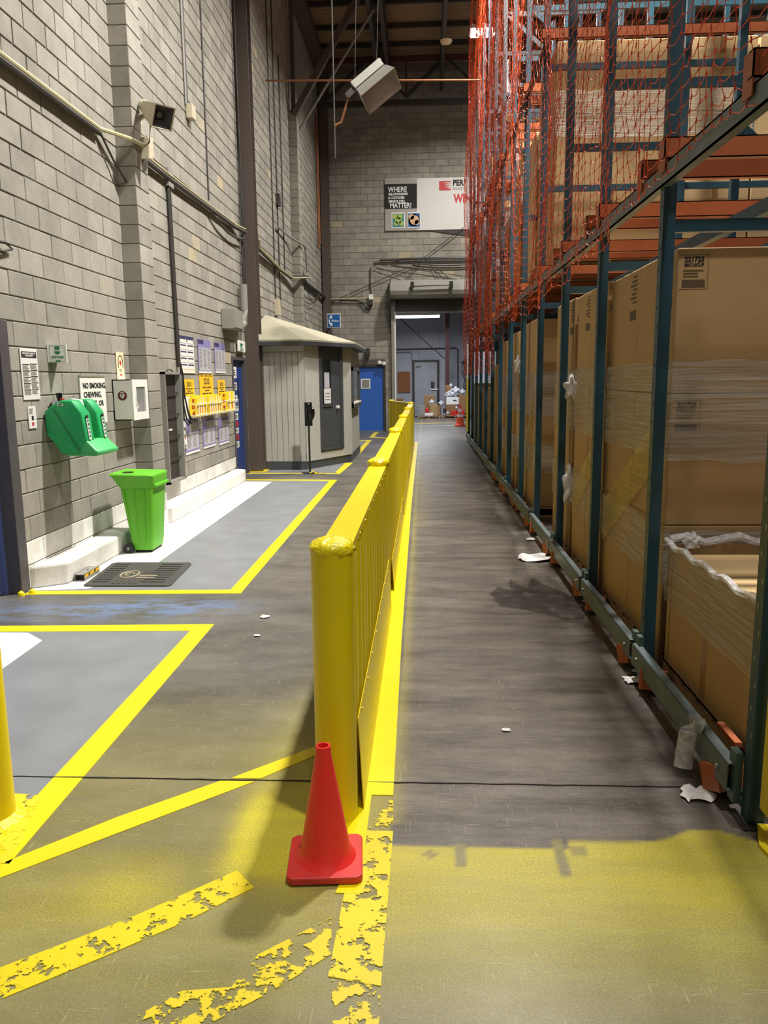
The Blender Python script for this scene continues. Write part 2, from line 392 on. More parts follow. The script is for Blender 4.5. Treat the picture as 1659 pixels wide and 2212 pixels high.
def spray(x, y):
    v = 0.
    if x > -.13 and y < 2.78:                                  # sprayed apron across the aisle mouth
        edge = 2.63 + (.05 if x > .52 else 0) + (.10 * math.exp(-((x - 1.06) / .14) ** 2))
        v = .74 * (1 - sstep(edge - .012, edge + .012, y)) * (.26 + .74 * sstep(1.75, 2.55, y)) * (1 - .28 * sstep(.9, 1.3, x))
        for (a, b, c, d) in ((.11, .16, 2.5, 2.66), (.465, .515, 2.47, 2.70)):
            if a < x < b and c < y < d: v = .22
        if abs(x - .02) + abs(y - 2.58) * 1.2 < .035 or (.53 < x < .6 and abs(y - 2.62) < .03): v *= .45
    if x <= -.13:
        v = .20 * (1 - sstep(3.0, 4.4, y))                       # general dust near the bollard
        v += .5 * math.exp(-((x + .42) / .26) ** 2) * math.exp(-((y - 3.2) / .95) ** 2)
        v += .85 * math.exp(-(((x + .56) / .17) ** 4) - ((y - 2.72) / .30) ** 4)
        v += .34 * math.exp(-((x + 1.0) / .17) ** 2 - ((y - 2.36) / .14) ** 2)
        v += .22 * math.exp(-((x + 1.1) / .5) ** 2 - ((y - 2.25) / .3) ** 2)
        v += .13 * math.exp(-((x + 1.75) / .3) ** 2 - ((y - 9.6) / .9) ** 2)
    if -.13 < x < .25 and y > 2.78: v = max(v, .26 * math.exp(-((x + .13) / .045) ** 2))
    if -.2 < x < .4 and 9 < y < 14: v = max(v, .08 * math.exp(-((x + .05) / .12) ** 2))
    return max(0., min(.93, v))
xs = [-5.2, -4.2, -3.6] + frange(-3.3, -2., .06) + frange(-2., 1.5, .02) + [1.5, 1.6, 1.8, 2.2, 3, 4, 6, 9.5]
ys = [-7, -3, 0, 1.] + frange(1.5, 3.5, .02) + frange(3.5, 7., .03) + frange(7., 16, .12) + frange(16, 37.2, .5) + [37.2]
vs = [(x, y, 0) for y in ys for x in xs]; nx = len(xs)
fs = [(j * nx + i, j * nx + i + 1, (j + 1) * nx + i + 1, (j + 1) * nx + i) for j in range(len(ys) - 1) for i in range(nx - 1)]
fm = bpy.data.meshes.new('floor'); fm.from_pydata(vs, [], fs)
for k in ('spray', 'aisle', 'stain_and_rack_dark', 'blue'): fm.attributes.new(k, 'FLOAT', 'POINT')
fm.attributes['spray'].data.foreach_set('value', [spray(x, y) for x, y, z in vs])
fm.attributes['aisle'].data.foreach_set('value', [sstep(-.16, -.10, x) * (.35 + .65 * sstep(2.4, 2.8, y)) + (.0 if x > -.16 else .55 * sstep(-1.45, -1.2, x) * sstep(5, 7, y)) for x, y, z in vs])
fm.attributes['stain_and_rack_dark'].data.foreach_set('value', [(1.0 if (.4 < x < 1.3 and 5.2 < y < 6.8 and inpoly(x, y, STAIN)) else 0) + .55 * sstep(1.12, 1.3, x) for x, y, z in vs])  # stain polygon, plus floor darkened from the rack foot inward
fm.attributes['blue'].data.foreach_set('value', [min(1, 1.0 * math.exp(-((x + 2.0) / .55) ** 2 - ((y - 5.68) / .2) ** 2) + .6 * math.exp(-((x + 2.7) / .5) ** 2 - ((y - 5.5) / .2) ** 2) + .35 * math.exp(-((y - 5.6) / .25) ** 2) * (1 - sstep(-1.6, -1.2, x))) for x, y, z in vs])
fm.materials.append(M_FLOOR)
floor = put('floor', fm, None, (0, 0, 0)); floor['kind'] = 'structure'

def decal(name, poly, m, z=.0015, parent=None, kind=None):
    me = bpy.data.meshes.new(name); n = len(poly)
    zt = z; me.from_pydata([(x, y, zt) for x, y in poly] + [(x, y, .0002) for x, y in poly], [], [tuple(range(n))] + [(i, i + n, (i + 1) % n + n, (i + 1) % n) for i in range(n)])
    b = bmesh.new(); b.from_mesh(me); b.faces.ensure_lookup_table(); bmesh.ops.recalc_face_normals(b, faces=b.faces)
    if b.faces[0].normal.z < 0: bmesh.ops.reverse_faces(b, faces=b.faces)
    bmesh.ops.triangulate(b, faces=b.faces[:1]); b.to_mesh(me); b.free()
    me.materials.append(m); return put(name, me, parent or floor, (0, 0, 0))
# painted bays
decal('grey_painted_bay', [(-3.3, 6.1), (-1.58, 6.15), (-1.58, 13.25), (-3.3, 13.35)], M_BAY, .001)
decal('grey_painted_bay', [(-3.1, 5.1), (-1.6, 5.15), (-1.6, 2.5), (-3.1, 1.2)], M_BAY, .001)
decal('grey_painted_bay', [(-3.3, 14.42), (-1.66, 14.36), (-1.6, 22.1), (-3.3, 22.1)], M_BAY, .001)
decal('white_painted_strip', [(-3.3, 6.12), (-2.82, 6.19), (-2.54, 7.11), (-2.6, 13.12), (-3.3, 13.2)], M_WHITE, .002)
decal('white_painted_patch', [(-3.1, 5.04), (-2.74, 5.04), (-2.56, 4.88), (-2.55, 4.32), (-3.1, 4.32)], M_WHITE, .002)
LN = lambda p, m=M_LINE, z=.003, n='painted_line': decal(n, p, m, z)
LN([(-3.27, 6.0), (-1.49, 6.06), (-1.60, 6.17), (-3.27, 6.11)])
LN([(-1.49, 6.06), (-1.50, 13.34), (-1.62, 13.2), (-1.60, 6.17)])
LN([(-1.50, 13.34), (-3.12, 13.46), (-3.1, 13.34), (-1.62, 13.2)])
LN([(-3.1, 5.18), (-1.49, 5.25), (-1.62, 5.10), (-3.1, 5.05)])
LN([(-1.49, 5.25), (-1.49, 2.47), (-1.62, 2.47), (-1.62, 5.10)])
LN([(-3.3, 14.42), (-1.66, 14.30), (-1.55, 14.18), (-3.3, 14.3)])
LN([(-1.66, 14.42), (-1.55, 14.18), (-1.48, 16.14), (-1.64, 16.14)])
LN([(-1.52, 18.6), (-1.50, 18.2), (-1.49, 22.4), (-1.62, 22.1), (-1.62, 18.7)])
LN([(-1.49, 22.4), (-1.95, 22.3), (-1.95, 22.1), (-1.62, 22.1)])
LN([(-1.64, 23.4), (-1.62, 25.8), (-1.48, 25.79), (-1.5, 23.6)])
LN([(-1.64, 23.4), (-1.04, 22.8), (-1.04, 23.05), (-1.5, 23.6)])
LN([(-1.52, 2.47), (-1.22, 2.78), (-.88, 3.075), (-.73, 3.075), (-1.1, 2.74), (-1.48, 2.39), (-1.9, 2.0), (-1.95, 2.06)])
LN([(-.84, 3.10), (-.53, 3.39), (-.45, 3.44), (-.45, 3.36), (-.52, 3.3), (-.71, 3.10)])
LN([(-1.4, 1.85), (-1.25, 1.98), (-1.06, 2.12), (-.93, 2.22), (-.66, 2.46), (-.58, 2.37), (-.78, 2.18), (-.98, 2.02), (-1.19, 1.86), (-1.4, 1.69)], M_LINEW)
LN([(-.9, 1.7), (-.69, 1.91), (-.55, 1.93), (-.50, 2.06), (-.30, 2.23), (-.28, 2.07), (-.43, 1.92), (-.58, 1.80), (-.75, 1.66)], M_LINEWW)
# strip along the foot of the guard rail
LN([(-.30, 2.98), (-.13, 2.98), (-.15, 5.), (-.17, 10), (-.16, 21.5), (-.30, 21.5)], M_THICK, .004)
LN([(-.30, 2.35), (-.255, 2.6), (-.27, 2.98), (-.22, 2.98), (-.22, 2.35)], M_THICK, .004)
LN([(-.28, 1.98), (-.27, 2.35), (-.30, 2.72), (-.12, 2.72), (-.125, 1.95)], M_LINEW)
LN([(-.22, 2.72), (-.13, 2.98), (-.12, 2.72)], M_LINEWW)
LN([(-.27, 1.98), (-.125, 1.95), (-.12, 1.6), (-.22, 1.6)], M_LINEWW)
LN([(-.40, 3.0), (-.26, 3.0), (-.24, 2.70), (-.33, 2.66), (-.43, 2.72), (-.45, 2.86)], M_THICK, .0035, 'spilled_paint_patch')
LN([(-1.8, 2.95), (-1.60, 2.93), (-1.52, 2.62), (-1.50, 2.4), (-1.62, 2.2), (-1.95, 2.2)], M_SPLASH, .0045, 'spilled_paint_patch')
# joints sawn across the slab
for yj, x0, x1 in ((3.085, -3., 1.3), (7.35, -.12, 1.3), (8.9, -.12, 1.3)):
    mb = MB(); n = 70; r = random.Random(3)
    P_ = [(x0 + (x1 - x0) * i / n, yj + r.uniform(-.003, .003), r.uniform(.0008, .0035) if yj < 4 else .003) for i in range(n + 1)]
    for (xa, ya, wa), (xb, yb, wb) in zip(P_, P_[1:]): mb.prism([(xa, ya - wa), (xb, yb - wb), (xb, yb + wb), (xa, ya + wa)], 'z', .0003, .0047)
    obj('slab_joint', mb, M_STEELD if yj < 4 else M_GREYM, floor)
LN([(-1.4, 28.9), (2.2, 29.3), (2.2, 29.2), (-1.4, 28.8)], M_WHITE); LN([(-1.4, 30.6), (2.2, 31.3), (2.2, 31.15), (-1.4, 30.45)], M_LINE)
# scraps of paper and film lying about
def scrap(x, y, s, m, label, cat='litter', name='paper_scrap', seed=0):
    r = random.Random(seed); mb = MB(); n = 6; pts = []
    for j in range(n):
        for i in range(n): pts.append((x + (i / (n - 1) - .5) * s * (1 + .5 * r.random()), y + (j / (n - 1) - .5) * s * .9 * (1 + .5 * r.random()), .006 + r.random() * s * .14))
    mb.add(pts, [(j * n + i, j * n + i + 1, (j + 1) * n + i + 1, (j + 1) * n + i) for j in range(n - 1) for i in range(n - 1)])
    o = obj(name, mb, m); return tag(o, label, cat)
scrap(-1.16, 5.42, .05, M_PAPER, 'tiny torn white paper scrap on the floor left of the yellow post', seed=1)
scrap(-1.13, 5.0, .03, M_PAPER, 'small pale crumb of paper on the bare floor below the torn scrap', seed=2)
scrap(1.05, 7.3, .22, M_PAPER, 'crumpled white paper beside the rack floor rail in the aisle', seed=3)
scrap(.40, 3.6, .03, M_PAPER, 'tiny pale chip of litter in the middle of the aisle floor', seed=4)

# ---- block walls
def block_mesh(name, l, h, d, m, face):
    """one block, chamfered on the exposed side. face 'x+' or 'y-'"""
    c = .006; mb = MB()
    if face == 'x+':
        f = lambda u, v, w: (w, u, v)
    else:
        f = lambda u, v, w: (u, -w, v)
    o = [(-l / 2, 0), (l / 2, 0), (l / 2, h), (-l / 2, h)]; i = [(-l / 2 + c, c), (l / 2 - c, c), (l / 2 - c, h - c), (-l / 2 + c, h - c)]
    vs_ = [f(u, v, -d) for u, v in o] + [f(u, v, -c) for u, v in o] + [f(u, v, 0) for u, v in i]
    fs_ = [(8, 9, 10, 11)] + [(k, (k + 1) % 4, (k + 1) % 4 + 4, k + 4) for k in range(4)] + [(k + 4, (k + 1) % 4 + 4, (k + 1) % 4 + 8, k + 8) for k in range(4)]
    me = bpy.data.meshes.new(name); me.from_pydata(vs_, [], fs_)
    b = bmesh.new(); b.from_mesh(me); bmesh.ops.recalc_face_normals(b, faces=b.faces); b.faces.ensure_lookup_table()
    b.to_mesh(me); b.free(); me.materials.append(m); return me
_bm = {}
J = .0075
def lay(parent, face, plane, spans, z0, z1, openings=(), limit=300, white=None, keyf=None, offs=0., jit=.002):
    """running bond over spans [(u0,u1)]; nearest `limit` blocks are separate parts, the rest one stuff part"""
    items = []; k0 = int(round(z0 / .2)); k1 = int(round(z1 / .2))
    for k in range(k0, k1):
        z = k * .2
        for (u0, u1) in spans:
            sh = (.2 if k % 2 else 0.) + offs
            n0 = math.floor((u0 - sh) / .4)
            u = sh + n0 * .4
            while u < u1 - .001:
                a, b_ = max(u, u0), min(u + .4, u1); u += .4
                if b_ - a < .05: continue
                cut = [(a, b_)]
                for (oa, ob, za, zb) in openings:
                    if z + .1 > za and z + .1 < zb:
                        nc = []
                        for (p, q) in cut:
                            if q <= oa or p >= ob: nc.append((p, q))
                            else:
                                if oa - p > .04: nc.append((p, oa))
                                if q - ob > .04: nc.append((ob, q))
                        cut = nc
                for p, q in cut: items.append(((p + q) / 2, z, q - p))
    items.sort(key=keyf or (lambda t: t[0] ** 2 + (t[1] - 1.7) ** 2))
    rest = {}
    for idx, (uc, z, l) in enumerate(items):
        w = white(uc, z) if white else False; m = M_BLOCKW if w else M_BLOCK
        l2 = round(l - J, 3); key = (l2, face, w)
        if idx < limit:
            if key not in _bm: _bm[key] = block_mesh('block', l2, .2 - J, .06, m, face)
            j = R_.uniform(-jit, jit)
            loc = (plane + j, uc, z + J / 2) if face == 'x+' else (uc, plane + j, z + J / 2)
            put('block', _bm[key], parent, loc)
        else:
            mb = rest.setdefault(w, MB()); j = R_.uniform(-jit, jit); c = .006; d = .02; h = .2 - J
            o = [(-l2 / 2, 0), (l2 / 2, 0), (l2 / 2, h), (-l2 / 2, h)]; i_ = [(-l2 / 2 + c, c), (l2 / 2 - c, c), (l2 / 2 - c, h - c), (-l2 / 2 + c, h - c)]
            f = (lambda u_, v_, w_: (plane + j + w_, uc + u_, z + J / 2 + v_)) if face == 'x+' else (lambda u_, v_, w_: (uc + u_, plane + j - w_, z + J / 2 + v_))
            vv = [f(u_, v_, -d) for u_, v_ in o] + [f(u_, v_, 0) for u_, v_ in i_]
            fl_ = [(4, 5, 6, 7)] + [(q, (q + 1) % 4, (q + 1) % 4 + 4, q + 4) for q in range(4)]
            mb.add(vv, fl_)
    for w, mb in rest.items(): obj('block_courses', mb, M_BLOCKW if w else M_BLOCK, parent, kind='stuff')

DOOR1 = (4.9, 6.16, 0, 2.2); DOOR4 = (13.5, 14.5, 0, 2.13)
# backing (mortar) of the left wall, with door openings left free
mb = MB(); WX = -3.3
mb.box(WX - .2, -7, 0, WX - .012, 4.9, 11.5); mb.box(WX - .2, 4.9, 2.2, WX - .012, 6.16, 11.5)
mb.box(WX - .2, 6.16, 0, WX - .012, 13.5, 11.5); mb.box(WX - .2, 13.5, 2.13, WX - .012, 14.5, 11.5); mb.box(WX - .2, 14.5, 0, WX - .012, 26.5, 11.5)
wall_left = obj('wall_left', mb, M_MORTAR, kind='structure', origin=(WX, 10, 0))
lay(wall_left, 'x+', WX, [(2.0, 26.3)], 0, 11.2, [DOOR1, DOOR4], 300, white=lambda u, z: z < .35 and 6.16 < u < 13.5, offs=.26,
    keyf=lambda t: (abs(t[0] - 9.0) + .9 * max(0, t[1] - 2.6)) if 6.1 < t[0] < 14.6 and t[1] < 1.7 + t[0] * .5 + .2 else 99 + t[0])
# pilasters
def pilaster(y0, z1, label_white):
    p = obj('pilaster', B(WX, y0 + .008, 0, WX + .195, y0 + .395, z1), M_MORTAR, wall_left)
    n = int(z1 / .2); mk = {}
    for k in range(n):
        w = label_white and k < 2; key = w
        if key not in mk:
            h = .2 - J; mb = MB().box(0, 0, 0, .205, .405, h)
            me = bpy.data.meshes.new('block'); me.from_pydata(mb.v, [], mb.f); b = bmesh.new(); b.from_mesh(me)
            bmesh.ops.bevel(b, geom=list(b.edges), offset=.005, segments=1, affect='EDGES'); b.to_mesh(me); b.free()
            me.materials.append(M_BLOCKW if w else M_BLOCK); mk[key] = me
        put('block', mk[key], p, (WX - .002 + R_.uniform(-.002, .002), y0 - .002, k * .2 + J / 2))
    return p
pilaster(8.74, 9.2, True)
pilaster(20.3, 8.2, False)

# back wall with the roller-door opening and a blue door
OPN = (-.98, 2.5, 0, 4.3); DOOR3 = (-2.35, -1.27, 0, 2.2)
mb = MB(); BY = 26.3
mb.box(WX - .2, BY + .012, 0, DOOR3[0], BY + .2, 11.52); mb.box(DOOR3[0], BY + .012, 2.2, DOOR3[1], BY + .2, 11.52); mb.box(DOOR3[1], BY + .012, 0, OPN[0], BY + .2, 11.52)
mb.box(OPN[0], BY + .012, 4.3, OPN[1], BY + .2, 11.52); mb.box(OPN[1], BY + .012, 0, 9.5, BY + .2, 11.52)
wall_back = obj('wall_back', mb, M_MORTAR, kind='structure', origin=(0, BY, 0))
lay(wall_back, 'y-', BY, [(-3.3, 3.4)], 0, 11.2, [OPN, DOOR3], 300, keyf=lambda t: abs(t[0] + .9) * 1.5 + abs(t[1] - 4.) if t[0] < 1.3 else 99)

# ---- roof: corrugated deck, purlins, trusses
mb = MB(); prof = []; y = -7.
while y < 26.3:
    prof += [(y, 11.42), (y + .07, 11.42), (y + .10, 11.50), (y + .17, 11.50)]; y += .2
n = len(prof); mb.add([(WX - .2, a, b_) for a, b_ in prof] + [(9.5, a, b_) for a, b_ in prof], [(i, i + 1, i + 1 + n, i + n) for i in range(n - 1)])
ceiling = obj('ceiling', mb, M_DECK, kind='structure')
for i, y in enumerate([19.2, 20.35, 21.0, 22.0, 23.4, 24.6, 17.5, 15.8, 14, 12]):
    obj('purlin', B(WX, y - .04, 11.28, 9.4, y + .04, 11.4), M_STEELD, ceiling)
for x in (-1.32, -1.02, .56, 4.2):
    mb = MB().box(x - .05, 10, 10.6, x + .05, 26.2, 10.72).box(x - .05, 10, 11.15, x + .05, 26.2, 11.28)
    k = 10
    while k < 25.5:
        mb.bar((x, k, 10.66), (x, k + .5, 11.2), .03, .03); mb.bar((x, k + .5, 11.2), (x, k + 1., 10.66), .03, .03); k += 1.
    obj('roof_joist', mb, M_STEELD, ceiling)
TY = 25.0
tr = obj('roof_truss', B(-3.2, TY - .07, 9.80, 9.4, TY + .07, 9.95), M_STEELD, ceiling)
obj('top_chord', B(-3.2, TY - .07, 11.02, 9.4, TY + .07, 11.16), M_STEELR, tr)
for i in range(5):
    x = -2.85 + i * 2.35
    obj('web_member', MB().bar((x, TY, 10.05), (x + 1.1, TY, 11.05), .1, .1), M_STEELD, tr)
    obj('web_member', MB().bar((x + 2.35, TY, 10.05), (x + 1.25, TY, 11.05), .07, .07), M_STEELD, tr)
    obj('web_member', MB().bar((x, TY, 10.05), (x, TY, 11.05), .06, .06), M_STEELD, tr)
obj('purlin', MB().box(WX, 19, 11.0, WX + .35, 26.2, 11.28), M_STEELB, ceiling, label='brown steel beam along the top of the wall')
# ---- steel columns
def column(x, y, z1, label):
    t = thing('steel_column', label, 'column', (x, y, 0))
    obj('flange', B(x - .125, y - .15, 0, x + .125, y - .13, z1), M_STEELB, t); obj('flange', B(x - .125, y + .13, 0, x + .125, y + .15, z1), M_STEELB, t)
    obj('web', B(x - .008, y - .13, 0, x + .008, y + .13, z1), M_STEELB, t)
    obj('foot_plate', B(x - .125, y - .2, 0, x + .17, y + .2, .02), M_YELOLD, t)
    return t
column(-3.17, 14.72, 11.1, 'brown painted steel column standing in front of the block wall beside the booth')
column(-3.14, 26.1, 11.1, 'brown steel column in the far corner with the blue phone sign on it')
# bracing above the second pilaster
t = thing('knee_brace', 'long dark steel brace rising from the top of the far pilaster to the roof', 'brace', (-3.14, 20.4, 8.2))
obj('strut', MB().bar((-3.16, 20.35, 8.15), (-1.4, 20.35, 10.95), .16, .14), M_STEELB, t)
obj('end_plate', B(-3.26, 20.32, 8.2, -3.1, 20.62, 8.25), M_STEELD, t)
obj('upright', B(-3.24, 20.42, 8.25, -3.14, 20.52, 11.3), M_STEELB, t)
obj('tie_rod', MB().tube([(-3.1, 20.7, 7.9), (-2.3, 20.8, 9.1), (-1.2, 20.9, 10.7)], .035, 6), M_GREYM, t)

# ---- curbs
def curb(name, y0, y1, x1, round_end):
    h = .19; P = [(y0, WX), (y0, x1 - .0), (y1, x1), (y1, WX)]
    if round_end: P = [(WX, y0), (x1, y0 + .02), (x1, y1 - .35), (x1 - .04, y1 - .12), (WX + .02, y1), (WX, y1)]
    else: P = [(WX, y0), (WX + .02, y0 - .0), (x1, y0 + .16), (x1, y1 - .15), (x1 - .03, y1), (WX, y1 + .02)]
    mb = MB().prism(P, 'z', 0, h)
    return obj(name, mb, M_BLOCKW, bevel=.02, seg=2, kind='structure')
curb('trim_1', 6.19, 7.95, -3.05, False)
curb('trim_2', 9.24, 13.5, -3.07, True)

# ---- door frames and doors of the block walls
t = obj('door_1', B(-3.49, 5.0, .01, -3.44, 6.02, 2.12), M_BLUEG, kind='structure')
obj('door_frame', MB().box(-3.5, 6.02, 0, -3.29, 6.16, 2.2).box(-3.5, 4.9, 0, -3.29, 5.0, 2.2).box(-3.5, 5.0, 2.12, -3.29, 6.02, 2.2), M_JAMB, t, bevel=.006)
obj('door_stop', B(-3.46, 6.0, 0, -3.40, 6.02, 2.12), M_BLUEG, t)
obj('reflector_strip', B(-3.44, 5.5, .05, -3.43, 5.62, .9), M_WHITEP, t)
t = obj('door_2', B(-3.40, 13.56, .02, -3.36, 14.44, 2.08), M_BLUEDK, kind='structure')
obj('door_frame', MB().box(-3.5, 13.5, 0, -3.29, 13.56, 2.13).box(-3.5, 14.44, 0, -3.29, 14.5, 2.13).box(-3.5, 13.56, 2.08, -3.29, 14.44, 2.13), M_JAMB, t)
for i, (zz, hh, mm) in enumerate([(1.86, .20, M_PAPER), (1.62, .14, M_PALEB), (1.40, .12, M_PAPER), (1.22, .10, M_PALEB), (1.08, .12, M_PAPER), (.95, .08, M_RED), (.83, .10, M_PAPER), (.71, .09, M_RED), (.58, .11, M_PAPER)]):
    obj('notice', B(-3.36, 13.76 + (i % 2) * .02, zz - hh / 2, -3.357, 14.04, zz + hh / 2), mm, t)
    obj('printed_rows', rows_of_print(-3.357, 13.79, zz + hh * .3, .2, hh * .6, 3, seed=i), M_INK, t, kind='stuff')
obj('window_pane', B(-3.36, 14.1, 1.2, -3.357, 14.18, 1.75), M_GLASS, t)
t = obj('door_3', B(-2.28, 26.36, .02, -1.34, 26.40, 2.13), M_BLUED, kind='structure')
obj('door_frame', MB().box(-2.35, 26.28, 0, -2.28, 26.5, 2.2).box(-1.34, 26.28, 0, -1.27, 26.5, 2.2).box(-2.28, 26.28, 2.13, -1.34, 26.5, 2.2), M_STEELD, t)
w = obj('door_window', B(-2.1, 26.345, 1.42, -1.78, 26.36, 1.75), M_WHITEP, t); obj('pane', B(-2.06, 26.338, 1.46, -1.82, 26.345, 1.71), M_GREYM, w)
obj('lintel', B(-2.35, 26.27, 2.2, -1.27, 26.3, 2.38), M_STEELB, wall_back)
# roller door
t = obj('door_4', MB().prism([(25.62, 4.38), (25.58, 4.50), (25.62, 4.68), (25.78, 4.84), (26.28, 4.86), (26.28, 4.28), (25.7, 4.28)], 'x', -1.05, 2.6), M_GREYM, kind='structure')
obj('end_plate', MB().prism([(25.55, 4.2), (25.5, 4.5), (25.6, 4.72), (25.75, 4.9), (26.29, 4.92), (26.29, 3.2), (26.2, 3.2)], 'x', -1.08, -1.05), M_STEELD, t)
cu_ = obj('door_curtain', B(-.92, 26.18, 3.88, 2.5, 26.22, 4.28), M_STEELD, t)
obj('bottom_bar', B(-.92, 26.14, 3.84, 2.5, 26.24, 3.90), M_GREYM, t)
for k in range(4): obj('slat', B(-.9, 26.165, 3.91 + k * .09, 2.5, 26.18, 3.985 + k * .09), M_STEELD, t)
obj('guide_rail', B(-1.05, 26.1, 0, -.95, 26.29, 4.28), M_GREYM, t); obj('guide_rail', B(-.95, 26.14, 0, -.91, 26.29, 3.9), M_WHITEP, t)
obj('operator_rod', MB().tube([(-.35, 25.5, 4.62), (.88, 25.5, 4.64)], .02, 6), M_STEELD, t)
for x in (-.35, .88): obj('rod_bracket', MB().tube([(x, 25.48, 4.55), (x, 25.48, 4.75)], .06, 8).box(x - .02, 25.5, 4.6, x + .02, 25.62, 4.66), M_STEELD, t)

# ---- room beyond
obj('wall_far', MB().box(-4, 36.8, 0, 4, 37, 6).box(-4.2, 26.5, 0, -4, 37, 6), M_BROOM, kind='structure')
obj('wall_right', B(2.2, 26.5, 0, 2.4, 36.8, 6), M_BROOM, kind='structure')
obj('ceiling_room', B(-4, 26.5, 4.75, 2.3, 36.8, 4.85), M_GREYM, kind='structure')
for k, x in enumerate((-1.9, -.2, .75, 1.7)): obj('trim_%d' % (3 + k), B(x - .012, 36.785, 0, x + .012, 36.8, 4.7), M_GREYM, kind='structure')
t = obj('door_5', B(-.42, 36.72, .02, .62, 36.78, 2.5), M_GALVD, kind='structure')
obj('door_frame', MB().box(-.52, 36.7, 0, -.42, 36.8, 2.6).box(.62, 36.7, 0, .72, 36.8, 2.6).box(-.42, 36.7, 2.5, .62, 36.8, 2.6), M_STEELD, t)
obj('push_bar', B(.32, 36.66, 1.22, .66, 36.72, 1.28), M_WHITEP, t); obj('lock_box', B(.34, 36.68, 1.3, .5, 36.72, 1.6), M_STEELD, t)
obj('printed_rows', rows_of_print(-.35, 36.715, 2.35, .3, .1, 2, 'F'), M_STEELD, t, kind='stuff')
o = obj('cork_board', B(-1.2, 36.74, 1.12, -.62, 36.798, 2.08), M_CORK); tag(o, 'brown cork board on the grey wall of the room beyond the roller door', 'board')
t = thing('wall_pipe', 'thin grey pipe run crossing the wall of the far room and turning down', 'pipe', (0, 36.7, 0))
obj('pipe', MB().tube([(-1.4, 36.72, 3.1), (1.5, 36.72, 3.12), (1.58, 36.72, 3.05), (1.6, 36.72, .1)], .025, 6), M_STEELD, t)
obj('pipe', MB().tube([(-1.4, 36.70, 2.98), (-.6, 36.70, 2.98), (-.53, 36.70, 2.9), (-.53, 36.70, 2.62)], .022, 6), M_GREYM, t)
o = obj('steel_post', B(.98, 35.62, 0, 1.16, 35.8, 4.75), M_STEELR, bevel=.01); tag(o, 'dark red steel post standing in the room beyond the roller door', 'column')
o = obj('tie_rod', MB().tube([(-1.15, 35.6, 4.5), (.1, 35.6, 3.35), (.96, 35.58, 2.6)], .022, 6), M_BLACK); tag(o, 'black diagonal tie rod meeting the dark red post', 'rod')
t = thing('cable_loops', 'black cables hanging down the right wall of the far room', 'cable', (1.9, 35.5, 1.6))
for k in range(3): obj('cable', MB().tube([(1.85 + .06 * k, 36.6, 2.6), (1.75 + .1 * k, 36.6, 2.0), (1.9 + .06 * k, 36.6, 1.7), (1.8 + .08 * k, 36.6, 1.1)], .018, 5), M_BLACK, t)
obj('junction_box', B(1.7, 36.62, 2.5, 2.05, 36.78, 2.66), M_GREYM, t)
t = thing('tube_light', 'bright fluorescent tube light on the ceiling of the far room', 'light', (-.2, 30, 3.99))
obj('housing', B(-1.15, 29.85, 4.07, .62, 30.15, 4.15), M_WHITEP, t); obj('diffuser', B(-1.15, 29.87, 3.99, .6, 30.13, 4.07), M_TUBE, t)
obj('hanger', MB().tube([(-.9, 30, 4.15), (-.9, 30, 4.75)], .01, 5), M_STEELD, t); obj('hanger', MB().tube([(.4, 30, 4.15), (.4, 30, 4.75)], .01, 5), M_STEELD, t)

# ================================================================== BACK WALL DRESSING
t = obj('banner', B(-1.23, 26.255, 6.45, 2.3, 26.275, 8.03), M_BANNER); tag(t, 'long white vinyl banner with black slogan panel hung on the back wall', 'banner')
obj('grey_border', B(-1.23, 26.25, 6.45, -.2, 26.255, 8.02), M_BANNERG, t)
bp_ = obj('slogan_panel', B(-1.225, 26.243, 7.12, -.2, 26.25, 7.87), M_INK, t)
for s, sz, z, x in (('WHERE', .22, 7.70, -.82), ('RELATIONSHIPS', .105, 7.56, -.80), ('& CUSTOMER', .105, 7.45, -.86), ('SERVICE STILL', .105, 7.34, -.84), ('MATTER!', .21, 7.21, -.72)):
    text(s, sz, M_WHITEP, bp_, (x, 26.24, z), 'F', bold=.004, sx=.82)
obj('food_picture', B(-1.02, 26.235, 6.52, -.59, 26.25, 7.0), M_WHITEP, t)
o = t.children[-1]; obj('print', B(-.99, 26.23, 6.55, -.62, 26.235, 6.97), M_TEAL, o)
for x, z, r in ((-.9, 6.88, .09), (-.75, 6.88, .09), (-.8, 6.75, .1), (-.88, 6.66, .07), (-.7, 6.66, .08)): obj('print_shape', MB().disc((x, 26.23, z), (1, 0, 0), (0, 0, 1), r, 12), M_FOODG, o)
o = obj('food_picture', B(-.5, 26.235, 6.52, -.1, 26.25, 7.0), M_WHITEP, t); obj('print', B(-.48, 26.23, 6.55, -.11, 26.235, 6.97), M_BLUES, o)
for x, z, r in ((-.38, 6.86, .09), (-.28, 6.76, .15), (-.2, 6.68, .08)): obj('print_shape', MB().disc((x, 26.23, z), (1, 0, 0), (0, 0, 1), r, 12), M_FOODT, o)
obj('print_shape', MB().disc((-.3, 26.232, 6.76), (1, 0, 0), (0, 0, 1), .19, 14), M_WHITEP, o)
lg = obj('logo', MB().prism([(.51, 7.65), (.89, 7.65), (.89, 7.69), (.72, 7.71), (.89, 7.73), (.64, 7.76), (.89, 7.79), (.6, 7.82), (.89, 7.84), (.58, 7.88), (.89, 7.9), (.89, 7.93), (.51, 7.93)], 'y', 26.245, 26.255), M_RED, t)
text('PERF', .25, M_INK, t, (.94, 26.245, 7.86), 'F', bold=.008, align='LEFT', sx=.85)
text('FOOD', .12, M_GREYM, t, (.94, 26.245, 7.69), 'F', align='LEFT', sx=1.0)
text('WIN', .36, M_RED, t, (.98, 26.245, 7.38), 'F', bold=.014, align='LEFT', sx=.75)
